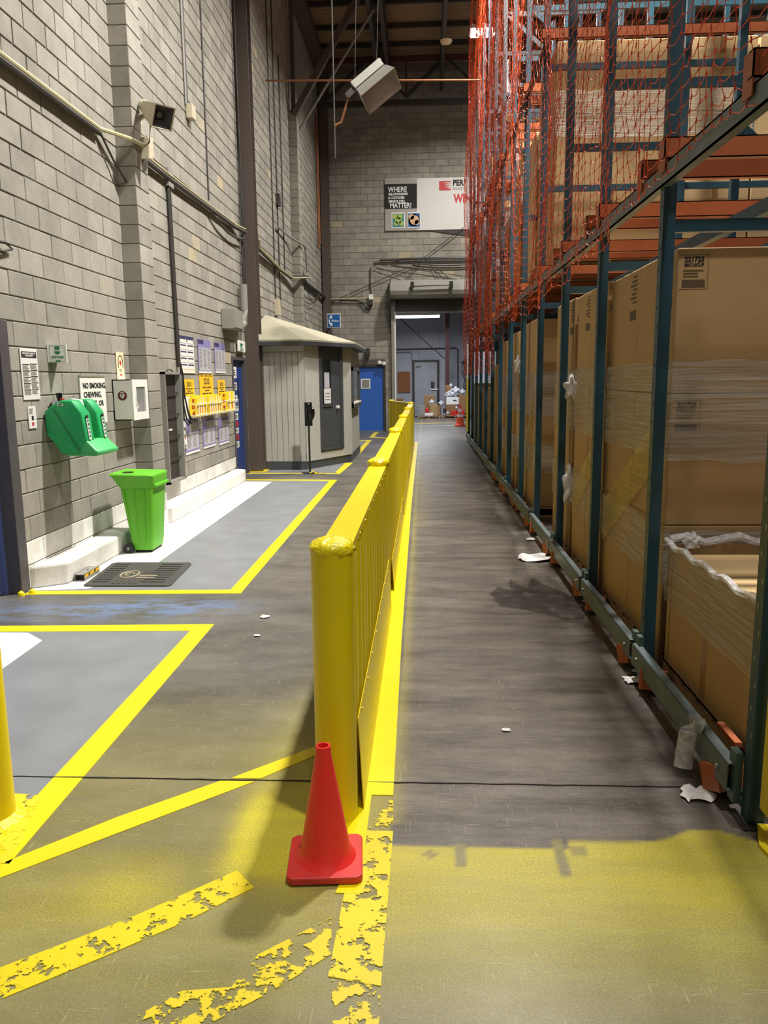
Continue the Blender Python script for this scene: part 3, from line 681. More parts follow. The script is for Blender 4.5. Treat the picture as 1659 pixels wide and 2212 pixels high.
o = obj('banner_tail', MB().prism([(.1, 6.44), (2.3, 6.44), (2.3, 6.05), (1.29, 6.27)], 'y', 26.27, 26.28), M_STEELD, t, label='dark underside hanging below the banner')
t = thing('wall_cables', 'tangle of cables strung across the back wall over the roller door', 'cable', (0, 26.2, 4.8))
def sag(a, b, d, n=8): return [(a[0] + (b[0] - a[0]) * i / n, a[1] + (b[1] - a[1]) * i / n, a[2] + (b[2] - a[2]) * i / n - d * 4 * (i / n) * (1 - i / n)) for i in range(n + 1)]
FY = 26.22
obj('conduit', MB().tube([(-1.42, FY, 5.53), (-.11, FY, 5.56), (2.2, FY, 5.52)], .035, 6), M_CABLE, t)
obj('cable', MB().tube(sag((-1.0, FY - .03, 5.52), (2.2, FY - .03, 5.42), .14), .018, 5), M_CABLE, t)
obj('cable', MB().tube(sag((-.3, FY - .04, 5.5), (2.2, FY - .04, 5.5), .1), .018, 5), M_CABLE, t)
for a, b_ in (((-3., 4.25), (-.14, 5.44)), ((-.1, 5.5), (1.3, 6.5)), ((-1.6, 5.35), (-.33, 4.9)), ((-1.5, 5.4), (1.36, 4.98)), ((.21, 5.42), (.49, 4.9)), ((-.1, 5.42), (-.6, 4.9)), ((.4, 5.3), (1.2, 4.6))):
    obj('wire', MB().tube([(a[0], FY - .02, a[1]), (b_[0], FY - .02, b_[1])], .011, 5), M_CABLE, t)
obj('conduit', MB().tube([(-1.42, FY, 5.53), (-1.6, FY, 5.5), (-1.67, FY, 5.36), (-1.7, FY, 4.9), (-1.66, FY, 4.4)], .03, 6), M_GREYM, t)
obj('cable', MB().tube([(-3.05, FY, 4.37), (-2.7, FY, 4.30), (-2.2, FY, 4.28), (-1.98, FY, 4.2), (-1.9, FY, 4.05), (-1.77, FY, 4.02), (-1.68, FY, 4.12), (-1.70, FY, 4.3)], .03, 6), M_CABLE, t)
obj('cable', MB().tube([(-3.05, FY - .04, 4.34), (-2.2, FY - .04, 4.32), (-1.74, FY - .04, 4.38)], .02, 6), M_CABLEL, t)
obj('junction_box', B(-1.78, 26.14, 4.3, -1.64, 26.28, 4.46), M_WHITEP, t); obj('junction_box', B(-1.8, 26.14, 4.13, -1.66, 26.28, 4.28), M_STEELD, t)
o = obj('wall_pipe', MB().tube([(-3.22, 25.2, 9.6), (-3.22, 25.2, 5.9)], .03, 8).tube([(-3.22, 24.9, 9.6), (-3.22, 24.9, 5.7), (-3.22, 25.2, 5.75)], .025, 8), M_COPPER); tag(o, 'thin copper pipe running down the wall beside the far corner column', 'pipe')
o = obj('copper_pipe', MB().tube([(-3.25, 17.2, 7.83), (1.2, 17.2, 7.71)], .02, 8), M_COPPER); tag(o, 'long copper pipe crossing the hall high up behind the hanging heater', 'pipe')
t = thing('wall_lamp', 'small dark wall lamp above the blue door', 'light', (-1.85, 26.2, 2.45))
obj('body', MB().box(-1.93, 26.12, 2.48, -1.77, 26.28, 2.75), M_STEELD, t, bevel=.03); obj('lens', B(-1.9, 26.1, 2.44, -1.8, 26.2, 2.5), M_GLASS, t)
t = thing('emergency_light', 'white twin-head emergency light at the corner of the blue door frame', 'light', (-1.4, 26.2, 2.2))
obj('head', MB().lathe([(.03, 0), (.07, .03), (.07, .1), (.04, .13)], -1.46, 26.2, 12, 2.2), M_WHITEP, t); obj('head', MB().lathe([(.03, 0), (.07, .03), (.07, .1), (.04, .13)], -1.31, 26.2, 12, 2.17), M_WHITEP, t)
obj('bracket', B(-1.46, 26.18, 2.24, -1.31, 26.29, 2.28), M_WHITEP, t)
t = thing('door_guard_pipe', 'slim guard pipe at the right of the roller door, white above yellow', 'post', (1.46, 26.0, 0))
obj('lower_pipe', MB().tube([(1.46, 26, 0), (1.46, 26, 1.72)], .055, 12), M_YELOLD, t, smooth=True); obj('upper_pipe', MB().tube([(1.46, 26, 1.72), (1.46, 26, 2.95)], .05, 12), M_WHITEP, t, smooth=True)

# ---- hanging reflector heater
t = thing('reflector_heater', 'tilted metal reflector heater hanging from the roof on rods', 'heater', (-.68, 12.2, 5.6))
HX = Matrix(((.80, .0, -.36), (0, 1, 0), (.60, 0, .0))).to_3x3()
c0 = Vector((-.73, 12.1, 5.97)); ax = Vector((.80, 0, .60)); dn = Vector((.57, -.30, -.76)).normalized(); wd = ax.cross(dn).normalized()
def hp(a, b_, c_): return c0 + ax * a + dn * b_ + wd * c_
mb = MB(); T_ = [hp(a, 0, c_) for a, c_ in ((-.26, -.09), (.26, -.09), (.26, .09), (-.26, .09))]; Q_ = [hp(a, .24, c_) for a, c_ in ((-.30, -.24), (.30, -.24), (.30, .24), (-.30, .24))]
T2 = [hp(a, .012, c_) for a, c_ in ((-.25, -.08), (.25, -.08), (.25, .08), (-.25, .08))]; Q2 = [hp(a, .24, c_) for a, c_ in ((-.287, -.227), (.287, -.227), (.287, .227), (-.287, .227))]
mb.add(T_ + Q_ + T2 + Q2, [(3, 2, 1, 0)] + [(i, (i + 1) % 4, (i + 1) % 4 + 4, i + 4) for i in range(4)] + [(8, 9, 10, 11)] + [(i + 8, i + 12, (i + 1) % 4 + 12, (i + 1) % 4 + 8) for i in range(4)] + [(i + 4, (i + 1) % 4 + 4, (i + 1) % 4 + 12, i + 12) for i in range(4)])
obj('reflector', mb, M_GALV, t)
obj('burner_box', MB().bar(hp(-.27, -.09, 0), hp(.25, -.09, 0), .17, .13, up=dn), M_GREYM, t, bevel=.01)
obj('valve', MB().bar(hp(-.42, -.04, 0), hp(-.27, -.06, 0), .1, .1, up=dn), M_STEELD, t)
obj('mounting_bar', MB().bar(hp(-.26, -.17, 0), hp(.28, -.17, 0), .04, .03, up=dn), M_GALV, t)
obj('gas_line', MB().tube([hp(-.42, -.03, 0), (-1.2, 12.2, 5.45), (-1.3, 12.2, 5.4)], .018, 6), M_COPPER, t)
obj('hanging_rod', MB().tube([(-1.3, 12.2, 4.95), (-1.32, 12.2, 11.3)], .011, 6), M_CABLE, t); obj('hanging_rod', MB().tube([hp(-.2, -.17, 0), (-.84, 12.4, 11.3)], .004, 5), M_CABLE, t); obj('hanging_rod', MB().tube([hp(.2, -.17, 0), (-.5, 12.4, 11.3)], .004, 5), M_CABLE, t)

# ---- high bay fixtures
for i, (hx, hy) in enumerate(HIGH_BAYS):
    if hy < 1: continue
    t = thing('high_bay_light', ['bright high-bay light fixture glowing in view under the far roof', 'high-bay light fixture over the rack, %s from the camera' % {1: 'nearest', 8: 'second', 15: 'third', 22: 'last'}[round(hy)]][0 if hy > 20 else 1], 'light', (hx, hy, 10.45))
    obj('housing', B(hx - .34, hy - .26, 10.50, hx + .34, hy + .26, 10.58), M_WHITEP, t)
    obj('diffuser', B(hx - .31, hy - .23, 10.46, hx + .31, hy - .02, 10.50), M_LAMP, t); obj('diffuser', B(hx - .31, hy + .02, 10.46, hx + .31, hy + .23, 10.50), M_LAMP, t)
    obj('chain', MB().tube([(hx - .25, hy, 10.58), (hx - .25, hy, 11.42)], .008, 5), M_STEELD, t); obj('chain', MB().tube([(hx + .25, hy, 10.58), (hx + .25, hy, 11.42)], .008, 5), M_STEELD, t)
t = thing('smoke_detector', 'small cream dome detector on the roof joist left of the high-bay light', 'detector', (.62, 22.6, 10.52)); obj('dome', MB().lathe([(.02, 0), (.14, .03), (.17, .09)], .62, 22.6, 14, 10.51), M_CREAM, t)

# ================================================================== LEFT WALL FITTINGS
S = WX + .004
def board(name, y0, y1, z0, z1, m, label, cat='sign', th=.006, x=S):
    o = obj(name, B(x, y0, z0, x + th, y1, z1), m); return tag(o, label, cat)
X1 = S + .0065
t = board('notice_poster', 6.32, 6.60, 1.57, 1.99, M_PAPER, 'tall white notice poster with black headings beside the near door frame', 'poster')
obj('heading_block', B(X1, 6.335, 1.915, X1 + .001, 6.585, 1.965), M_INK, t); text('AND SAFETY & HEALTH\nPROTECTION', .02, M_PAPER, t.children[0], (X1 + .0012, 6.46, 1.941), 'L', bold=.0006, th=.0005)
for c_ in (0, 1):
    for k in range(5):
        z = 1.855 - k * .052 + (.006 if c_ else 0); obj('heading_bar', B(X1, 6.34 + c_ * .128, z, X1 + .001, 6.455 + c_ * .128, z + .008), M_INK, t)
        obj('printed_rows', rows_of_print(X1, 6.34 + c_ * .128, z - .004, .115, .034, 5, seed=k + c_ * 9, frac=.4), M_GREYM, t, kind='stuff')
# eye wash flag sign : two faces meeting in a point away from the wall
t = thing('eyewash_sign', 'white projecting eye wash sign with green symbols above the eyewash station', 'sign', (-3.23, 6.86, 1.88))
obj('sign_body', MB().prism([(-3.296, 6.80), (-3.15, 6.86), (-3.15, 6.87), (-3.296, 6.98)], 'z', 1.885, 2.04), M_WHITEP, t)
fr = Vector((-3.296, 6.80, 0)); to_ = Vector((-3.15, 6.86, 0))
# the camera-facing wing carries the print
ux = (to_ - fr).normalized()
def wing(a, z, dz, w, m, n=4, name='symbol'):
    c_ = fr + ux * a; nrm = Vector((ux.y, -ux.x, 0)); p = [c_ - ux * w / 2, c_ + ux * w / 2]
    mb = MB(); q = [(p[0] + nrm * .0015), (p[1] + nrm * .0015)]
    mb.add([(q[0].x, q[0].y, z - dz), (q[1].x, q[1].y, z - dz), (q[1].x, q[1].y, z + dz), (q[0].x, q[0].y, z + dz), (p[0].x, p[0].y, z - dz), (p[1].x, p[1].y, z - dz), (p[1].x, p[1].y, z + dz), (p[0].x, p[0].y, z + dz)], [(0, 1, 2, 3), (0, 4, 5, 1), (3, 2, 6, 7), (0, 3, 7, 4), (1, 5, 6, 2)])
    return obj(name, mb, m, t)
wing(.083, 2.008, .016, .040, M_GREENS); wing(.083, 1.974, .006, .05, M_GREENS); wing(.083, 1.962, .007, .03, M_GREENS); wing(.083, 1.896, .007, .04, M_GREENS)
for a in (.022, .146): wing(a, 1.963, .068, .002, M_GREENS, name='frame_line')
for z in (2.031, 1.89): wing(.084, z, .001, .124, M_GREENS, name='frame_line')
o = text('EYE WASH', .026, M_GREENS, t, (0, 0, 0), 'F', bold=.0012, sx=.8); ang = math.atan2(ux.y, ux.x)
o.rotation_euler = (0, 0, ang); o.location = fr + ux * .083 + Vector((ux.y, -ux.x, 0)) * .002 + Vector((0, 0, 1.93)) - WL[t.name]
t = board('callout_sign', 6.37, 6.50, 1.33, 1.515, M_PAPER, 'small white sign with a black and a red symbol below the notice poster')
obj('printed_rows', rows_of_print(X1, 6.385, 1.50, .08, .05, 4, seed=5), M_GREYM, t, kind='stuff'); obj('black_symbol', B(X1, 6.42, 1.40, X1 + .001, 6.455, 1.435), M_INK, t)
obj('red_symbol', MB().prism([(6.415, 1.375), (6.435, 1.385), (6.455, 1.375), (6.45, 1.36), (6.435, 1.345), (6.42, 1.36)], 'x', X1, X1 + .001), M_RED, t)
t = board('no_smoking_sign', 7.39, 7.98, 1.30, 1.765, M_WHITEP, 'white sign lettered NO SMOKING, CHEWING in black behind the eyewash station', th=.012)
for i, s in enumerate(('NO SMOKING,', 'CHEWING,', 'EATING, OR', 'DRINKING')): text(s, .075, M_INK, t, (S + .0135, 7.44 + (.01 if i else 0), 1.675 - i * .088), 'L', bold=.002, align='LEFT', sx=1.12)
obj('top_rail', B(S, 7.385, 1.765, S + .02, 7.985, 1.775), M_GREYM, t)
# eyewash station
t = thing('eyewash_station', 'green wall-mounted eyewash station with a drip tray and black cap', 'eyewash', (-3.1, 6.87, 1.06))
side = [(-3.29, 1.463), (-3.22, 1.515), (-3.13, 1.561), (-3.035, 1.556), (-2.954, 1.44), (-2.927, 1.209), (-2.99, 1.10), (-3.155, 1.088), (-3.219, 1.185), (-3.29, 1.299)]
mid_ = [(-3.29, 1.46), (-3.2, 1.53), (-3.13, 1.55), (-3.07, 1.53), (-3.05, 1.44), (-3.06, 1.25), (-3.10, 1.12), (-3.155, 1.09), (-3.219, 1.185), (-3.29, 1.299)]
obj('shell', MB().prism(side, 'y', 6.64, 6.81), M_EYE, t, bevel=.018, seg=3, smooth=True)
obj('shell', MB().prism(side, 'y', 6.95, 7.11), M_EYE, t, bevel=.018, seg=3, smooth=True)
obj('bowl_back', MB().prism(mid_, 'y', 6.79, 6.97), M_EYE, t, bevel=.008)
obj('tray', MB().prism([(-3.12, 1.15), (-2.95, 1.215), (-2.93, 1.205), (-2.86, 1.13), (-2.835, 1.115), (-2.835, 1.085), (-2.86, 1.07), (-3.13, 1.075)], 'y', 6.645, 7.105), M_EYE2, t, bevel=.014, seg=3, smooth=True)
obj('seam', MB().tube([(-3.21, 6.632, 1.50), (-2.98, 6.632, 1.10), (-2.87, 6.638, 1.075)], .0035, 6), M_GREENS, t)
obj('lower_panel', MB().prism([(-3.285, 1.28), (-3.22, 1.265), (-3.15, 1.245), (-3.0, 1.10), (-3.15, 1.092), (-3.217, 1.187)], 'y', 6.632, 6.645), M_EYE, t, bevel=.005)
pl_ = obj('strap', MB().prism([(-3.14, 1.565), (-3.065, 1.555), (-3.04, 1.45), (-3.045, 1.34), (-3.06, 1.34), (-3.06, 1.44), (-3.075, 1.53), (-3.14, 1.55)], 'y', 6.84, 6.92), M_PAPER, t, label='white instruction strap')
for yy in (6.862, 6.898): obj('printed_ring', MB().disc((-3.038, yy, 1.43), (0, 1, 0), (0, 0, 1), .012, 14, ru=.7, t=.003), M_GREYM, pl_)
for yy, zz in ((6.70, 1.33), (7.03, 1.33)):
    q = obj('side_label', MB().prism([(-2.944, 1.42), (-2.938, 1.42), (-2.917, 1.215), (-2.923, 1.215)], 'y', yy - .022, yy + .022), M_WHITEP, t)
    obj('label_heading', MB().prism([(-2.944, 1.425), (-2.936, 1.425), (-2.934, 1.40), (-2.942, 1.40)], 'y', yy - .022, yy + .022), M_INK, q)
    for k in range(5): obj('symbol', MB().prism([(-2.935 + k * .0032, 1.39 - k * .034), (-2.9325 + k * .0032, 1.39 - k * .034), (-2.9305 + k * .0032, 1.37 - k * .034), (-2.934 + k * .0032, 1.37 - k * .034)], 'y', yy - .014 + (k % 2) * .006, yy + .012), M_GREENS if k % 2 == 0 else M_INK, q)
obj('badge', B(-3.165, 6.636, 1.51, -3.115, 6.64, 1.53), M_WHITEP, t); obj('badge_print', B(-3.155, 6.6345, 1.516, -3.125, 6.636, 1.524), M_INK, t)
cp = obj('filler_cap', MB().tube([(-3.24, 6.72, 1.50), (-3.2, 6.69, 1.53)], .038, 14), M_BLACK, t); obj('handle', MB().tube([(-3.26, 6.66, 1.49), (-3.17, 6.70, 1.535)], .014, 8), M_BLACK, cp)
obj('gauge', MB().lathe([(.02, 0), (.02, .05), (.026, .05), (.026, .085), (.02, .09)], -3.2, 6.76, 14, 1.53), M_BLACKG, t); obj('gauge_band', MB().lathe([(.022, 0), (.022, .018)], -3.178, 6.76, 12, 1.553), M_RED, t)
# AED sign and cabinet
t = board('aed_sign', 8.34, 8.55, 1.735, 2.03, M_CREAM, 'cream sign with a red heart inside a black arch above the white cabinet')
pts = [(S + .007, 8.445 + .062 * math.cos(a), 1.925 + .068 * math.sin(a)) for a in [math.pi * k / 14 for k in range(15)]]
obj('arch', MB().tube([(S + .007, 8.507, 1.86)] + pts + [(S + .007, 8.383, 1.86)], .0045, 6), M_INK, t)
obj('heart', MB().prism([(8.42, 1.925), (8.435, 1.94), (8.445, 1.93), (8.458, 1.94), (8.47, 1.925), (8.465, 1.905), (8.445, 1.885), (8.425, 1.905)], 'x', X1, X1 + .0015), M_RED, t)
text('AED', .03, M_RED, t, (X1, 8.445, 1.785), 'L', bold=.001); obj('printed_rows', rows_of_print(X1, 8.41, 1.85, .07, .03, 3, ragged=.1), M_GREYM, t, kind='stuff')
t = thing('aed_cabinet', 'white wall cabinet with a glazed door showing a red kit inside', 'cabinet', (-3.2, 8.43, 1.30))
mb = MB(); y0, y1, z0, z1, xa, xb = 8.20, 8.66, 1.305, 1.735, -3.298, -3.10
mb.box(xa, y0, z0, xb, y0 + .01, z1).box(xa, y1 - .01, z0, xb, y1, z1).box(xa, y0, z0, xb, y1, z0 + .01).box(xa, y0, z1 - .01, xb, y1, z1).box(xa, y0, z0, xa + .01, y1, z1)
obj('body', mb, M_WHITEP, t)
d = obj('door', MB().box(xb, y0, z0, xb + .018, y0 + .11, z1).box(xb, y1 - .08, z0, xb + .018, y1, z1).box(xb, y0 + .11, z0, xb + .018, y1 - .08, z0 + .08).box(xb, y0 + .11, z1 - .08, xb + .018, y1 - .08, z1), M_WHITEP, t)
gl = mat('cabinet_glass', (200, 205, 205), .05, alpha=.18, var=0); obj('pane', B(xb + .006, y0 + .11, z0 + .08, xb + .01, y1 - .08, z1 - .08), gl, d)
obj('handle', MB().tube([(xb + .02, y0 + .09, 1.56), (xb + .035, y0 + .09, 1.55), (xb + .035, y0 + .09, 1.47), (xb + .02, y0 + .09, 1.46)], .005, 6), M_GREYM, d)
k_ = obj('kit', B(-3.25, 8.36, 1.40, -3.14, 8.53, 1.54), M_RED, t, bevel=.02, label='red defibrillator kit'); obj('kit_label', B(-3.14, 8.42, 1.42, -3.138, 8.51, 1.50), M_WHITEP, k_)
o = obj('inner_back', B(-3.286, 8.22, 1.32, -3.284, 8.64, 1.72), M_HOLE, t)
o = obj('round_emblem', MB().disc((-3.195, 8.1985, 1.565), (1, 0, 0), (0, 0, 1), .05, 24), M_MAROON, t)
obj('heart', MB().prism([(-3.22, 1.57), (-3.208, 1.585), (-3.195, 1.575), (-3.182, 1.585), (-3.17, 1.57), (-3.178, 1.55), (-3.195, 1.535), (-3.212, 1.55)], 'y', 8.194, 8.1965), M_WHITEP, o); text('AED', .02, M_WHITEP, o, (-3.195, 8.195, 1.597), 'F', bold=.0006)
obj('bolt_symbol', MB().prism([(-3.2, 1.575), (-3.188, 1.575), (-3.196, 1.563), (-3.188, 1.563), (-3.202, 1.545), (-3.198, 1.558), (-3.205, 1.558)], 'y', 8.192, 8.194), M_INK, o)

# horn speaker and its box on the near pilaster
t = thing('horn_speaker', 'tan square horn loudspeaker high on the near pilaster pointing down the hall', 'speaker', (-2.98, 8.9, 4.4))
def frust(c1, s1, c2, s2, up=Vector((0, 0, 1)), inner=0):
    c1, c2 = Vector(c1), Vector(c2); d = (c2 - c1).normalized(); a = d.cross(up).normalized(); b_ = a.cross(d); mb = MB(); vs_ = []
    for c_, s_ in ((c1, s1), (c2, s2)):
        for i, j in ((-1, -1), (1, -1), (1, 1), (-1, 1)): vs_.append(c_ + a * i * s_ / 2 + b_ * j * s_ / 2)
    if inner:
        for c_, s_ in ((c2 - d * .0, s2 - .02), (c2 - d * inner, s1 * .6)):
            for i, j in ((-1, -1), (1, -1), (1, 1), (-1, 1)): vs_.append(c_ + a * i * s_ / 2 + b_ * j * s_ / 2)
        return mb.add(vs_, [(0, 3, 2, 1)] + [(i, (i + 1) % 4, (i + 1) % 4 + 4, i + 4) for i in range(4)] + [(i + 4, (i + 1) % 4 + 4, (i + 1) % 4 + 8, i + 8) for i in range(4)] + [(i + 8, (i + 1) % 4 + 8, (i + 1) % 4 + 12, i + 12) for i in range(4)] + [(12, 13, 14, 15)])
    return mb.add(vs_, [(0, 3, 2, 1), (4, 5, 6, 7)] + [(i, (i + 1) % 4, (i + 1) % 4 + 4, i + 4) for i in range(4)])
obj('horn', frust((-3.0, 8.92, 4.65), .11, (-2.74, 8.68, 4.46), .24, inner=.16), M_HORN, t)
obj('driver', MB().tube([(-3.05, 8.965, 4.685), (-2.99, 8.91, 4.64)], .06, 14), M_HORN, t, smooth=True)
obj('mouth_shade', frust((-2.88, 8.81, 4.565), .06, (-2.745, 8.685, 4.465), .212, inner=.10), M_GREYM if False else M_STEELD, t)  # dark insert, puts the shade inside the horn mouth into the colour
obj('throat_plug', MB().tube([(-2.86, 8.79, 4.55), (-2.80, 8.735, 4.505)], .03, 10), M_GREYM, t)
obj('bracket', MB().bar((-3.105, 9.0, 4.56), (-2.98, 8.93, 4.6), .03, .04).box(-3.115, 8.95, 4.5, -3.098, 9.05, 4.62), M_HORN, t)
obj('wire', MB().tube([(-2.99, 8.92, 4.57), (-2.96, 8.9, 4.45), (-3.0, 8.95, 4.3), (-3.04, 9.0, 4.25)], .008, 5), M_BLACK, t)
t = obj('speaker_junction_box', MB().prism([(8.93, 4.12), (9.05, 4.15), (9.12, 4.22), (9.08, 4.26), (9.1, 4.38), (8.96, 4.36)], 'x', -3.10, -3.0), M_HORN, bevel=.008); tag(t, 'tan junction box below the horn loudspeaker on the pilaster', 'box')
t = thing('cable_run', 'bundle of conduits and cables running along the left block wall', 'cable', (-3.25, 10, 4.2))
C1 = [(-3.25, 3.0, 4.17), (-3.25, 6.34, 4.212), (-3.25, 8.2, 4.225), (-3.09, 8.6, 4.24), (-3.055, 8.93, 4.26)]
obj('conduit', MB().tube(C1, .022, 8), M_CABLEL, t); obj('cable', MB().tube([(a, b_, c_ - .045) for a, b_, c_ in C1[:3]], .026, 8), M_CABLE, t); obj('cable', MB().tube([(-3.25, 8.2, 4.2), (-3.24, 8.5, 4.0), (-3.2, 8.73, 3.84)], .012, 6), M_CABLE, t)
C2 = [(-3.25, 9.2, 4.27), (-3.25, 10.4, 4.27), (-3.25, 12.2, 4.30), (-3.25, 13.9, 4.33), (-3.18, 14.4, 4.33)]
obj('cable', MB().tube(C2, .03, 8), M_CABLE, t); obj('conduit', MB().tube([(a + .01, b_, c_ + .05) for a, b_, c_ in C2], .014, 6), M_CABLEL, t); obj('cable', MB().tube(sag((-3.24, 12.3, 4.28), (-3.2, 14.4, 4.22), .12), .02, 6), M_CABLE, t)
C3 = [(-3.1, 15.0, 4.34), (-3.22, 15.6, 4.28), (-3.24, 17.9, 4.2), (-3.2, 19.4, 4.18), (-3.02, 20.3, 4.3), (-3.0, 20.8, 4.36)]
obj('cable', MB().tube(C3, .045, 8), M_CABLE, t); obj('conduit', MB().tube([(a + .05, b_, c_ - .02) for a, b_, c_ in C3], .02, 6), M_CABLEL, t)
C4 = [(-3.2, 20.8, 4.36), (-3.24, 22, 4.36), (-3.24, 24, 4.38), (-3.2, 25.9, 4.37)]
obj('cable', MB().tube(C4, .055, 8), M_CABLE, t)
for k in range(3): obj('cable', MB().tube(sag((-3.1, 20.6, 4.5), (-3.2, 24.6, 4.35), .2 + .15 * k), .01, 5), M_CABLE, t)
obj('conduit', MB().tube([(-3.25, 18.0, 5.1), (-3.2, 19.3, 5.1), (-3.04, 20.4, 5.1), (-3.04, 20.8, 5.05), (-3.04, 21, 4.5)], .025, 6), M_GREYM, t)
t = thing('wall_conduits', 'pair of thin vertical conduits ending in a tan switch box high on the wall', 'conduit', (-3.28, 11.5, 5.3))
obj('conduit', MB().tube([(-3.28, 11.42, 10.5), (-3.28, 11.42, 5.5)], .018, 6), M_GREYM, t); obj('conduit', MB().tube([(-3.28, 11.5, 10.5), (-3.28, 11.5, 5.5)], .012, 6), M_STEELD, t)
obj('switch_box', B(-3.296, 11.45, 5.33, -3.2, 11.62, 5.52), M_HORN, t, bevel=.01)
o = obj('wall_wire', MB().tube([(-3.285, 12.5, 10.), (-3.285, 12.42, 4.45)], .012, 6), M_STEELD); tag(o, 'single thin dark conduit line on the wall left of the brown column', 'conduit')
t = thing('column_cables', 'black cables falling down the wall beside the brown steel column', 'cable', (-3.2, 14.4, 2.6))
for k in range(3): obj('cable', MB().tube([(-3.27 + k * .02, 14.46, 10.9), (-3.27 + k * .02, 14.48 - k * .02, 6), (-3.26 + k * .02, 14.44 + .03 * k, 4.4), (-3.24 + k * .02, 14.4 + k * .03, 3.3)], .013, 6), M_CABLE, t)
t = thing('far_wall_conduits', 'thin vertical conduits on the wall above the booth roof', 'conduit', (-3.28, 18.3, 3.2))
for y, za, zb in ((17.7, 9.8, 3.5), (18.3, 9.9, 3.4), (19.0, 9, 4.3)): obj('conduit', MB().tube([(-3.28, y, za), (-3.28, y, zb)], .014, 6), M_STEELD, t)
obj('switch_box', B(-3.296, 18.22, 5.6, -3.22, 18.42, 5.85), M_STEELD, t); obj('switch_box', B(-3.296, 17.6, 3.15, -3.2, 17.85, 3.5), M_HORN, t)
o = obj('wall_hook_cable', MB().tube([(-3.29, 5.0, 2.72), (-3.27, 5.6, 2.76), (-3.26, 6.2, 2.79), (-3.27, 6.3, 2.76), (-3.27, 6.15, 2.72), (-3.28, 5.0, 2.69)], .012, 6), M_CABLE); tag(o, 'dark looped cable end above the near door', 'cable')

# drop conduit with hanging cord
t = thing('drop_conduit', 'vertical dark conduit with a coiled black cord hanging beside the tall metal case', 'conduit', (-3.26, 10.4, 1.2))
obj('conduit', MB().tube([(-3.27, 10.38, 4.25), (-3.27, 10.42, 1.9)], .024, 8), M_CABLE, t); obj('conduit', MB().tube([(-3.27, 10.46, 4.2), (-3.27, 10.48, 1.95)], .014, 8), M_STEELD, t)
obj('cord', MB().tube([(-3.25, 10.44, 1.95), (-3.24, 10.5, 1.8), (-3.24, 10.46, 1.4), (-3.22, 10.5, 1.2), (-3.2, 10.62, 1.14), (-3.2, 10.7, 1.17), (-3.22, 10.6, 1.28), (-3.23, 10.5, 1.5), (-3.23, 10.46, 1.82)], .011, 6), M_BLACK, t)
obj('cord', MB().tube([(-3.24, 10.42, 1.9), (-3.23, 10.38, 1.6), (-3.23, 10.42, 1.2), (-3.2, 10.5, 1.12), (-3.2, 10.62, 1.15), (-3.22, 10.56, 1.3), (-3.23, 10.5, 1.5)], .009, 6), M_BLACK, t)
obj('plug', MB().tube([(-3.2, 10.56, 1.16), (-3.2, 10.72, 1.16)], .022, 8), M_BLACK, t)
obj('box', B(-3.296, 10.34, 4.18, -3.24, 10.54, 4.4), M_GREYM, t)
# tall shallow metal case
t = thing('tall_metal_case', 'tall narrow grey metal case with a recessed grille on the wall right of the pilaster', 'cabinet', (-3.25, 9.97, .42))
mb = MB(); y0, y1, z0, z1, xb = 9.62, 10.28, .42, 1.83, -3.2
mb.box(-3.297, y0, z0, xb, y0 + .03, z1).box(-3.297, y1 - .03, z0, xb, y1, z1).box(-3.297, y0, z0, xb, y1, z0 + .03).box(-3.297, y0, z1 - .03, xb, y1, z1)
obj('frame', mb, M_GREYM, t); obj('back_panel', B(-3.297, y0 + .03, z0 + .03, -3.28, y1 - .03, z1 - .03), M_STEELD, t)
for k in range(4): obj('cross_bar', B(-3.25, y0 + .03, z0 + .3 + k * .28, -3.24, y1 - .03, z0 + .315 + k * .28), M_STEELD, t)
obj('top_hoop', MB().tube([(-3.24, 9.8, 1.83), (-3.24, 9.88, 1.86), (-3.24, 10.0, 1.86), (-3.24, 10.08, 1.83)], .01, 6), M_STEELD, t)
obj('latch', B(-3.2, 9.66, 1.1, -3.18, 9.74, 1.12), M_WHITEP, t)
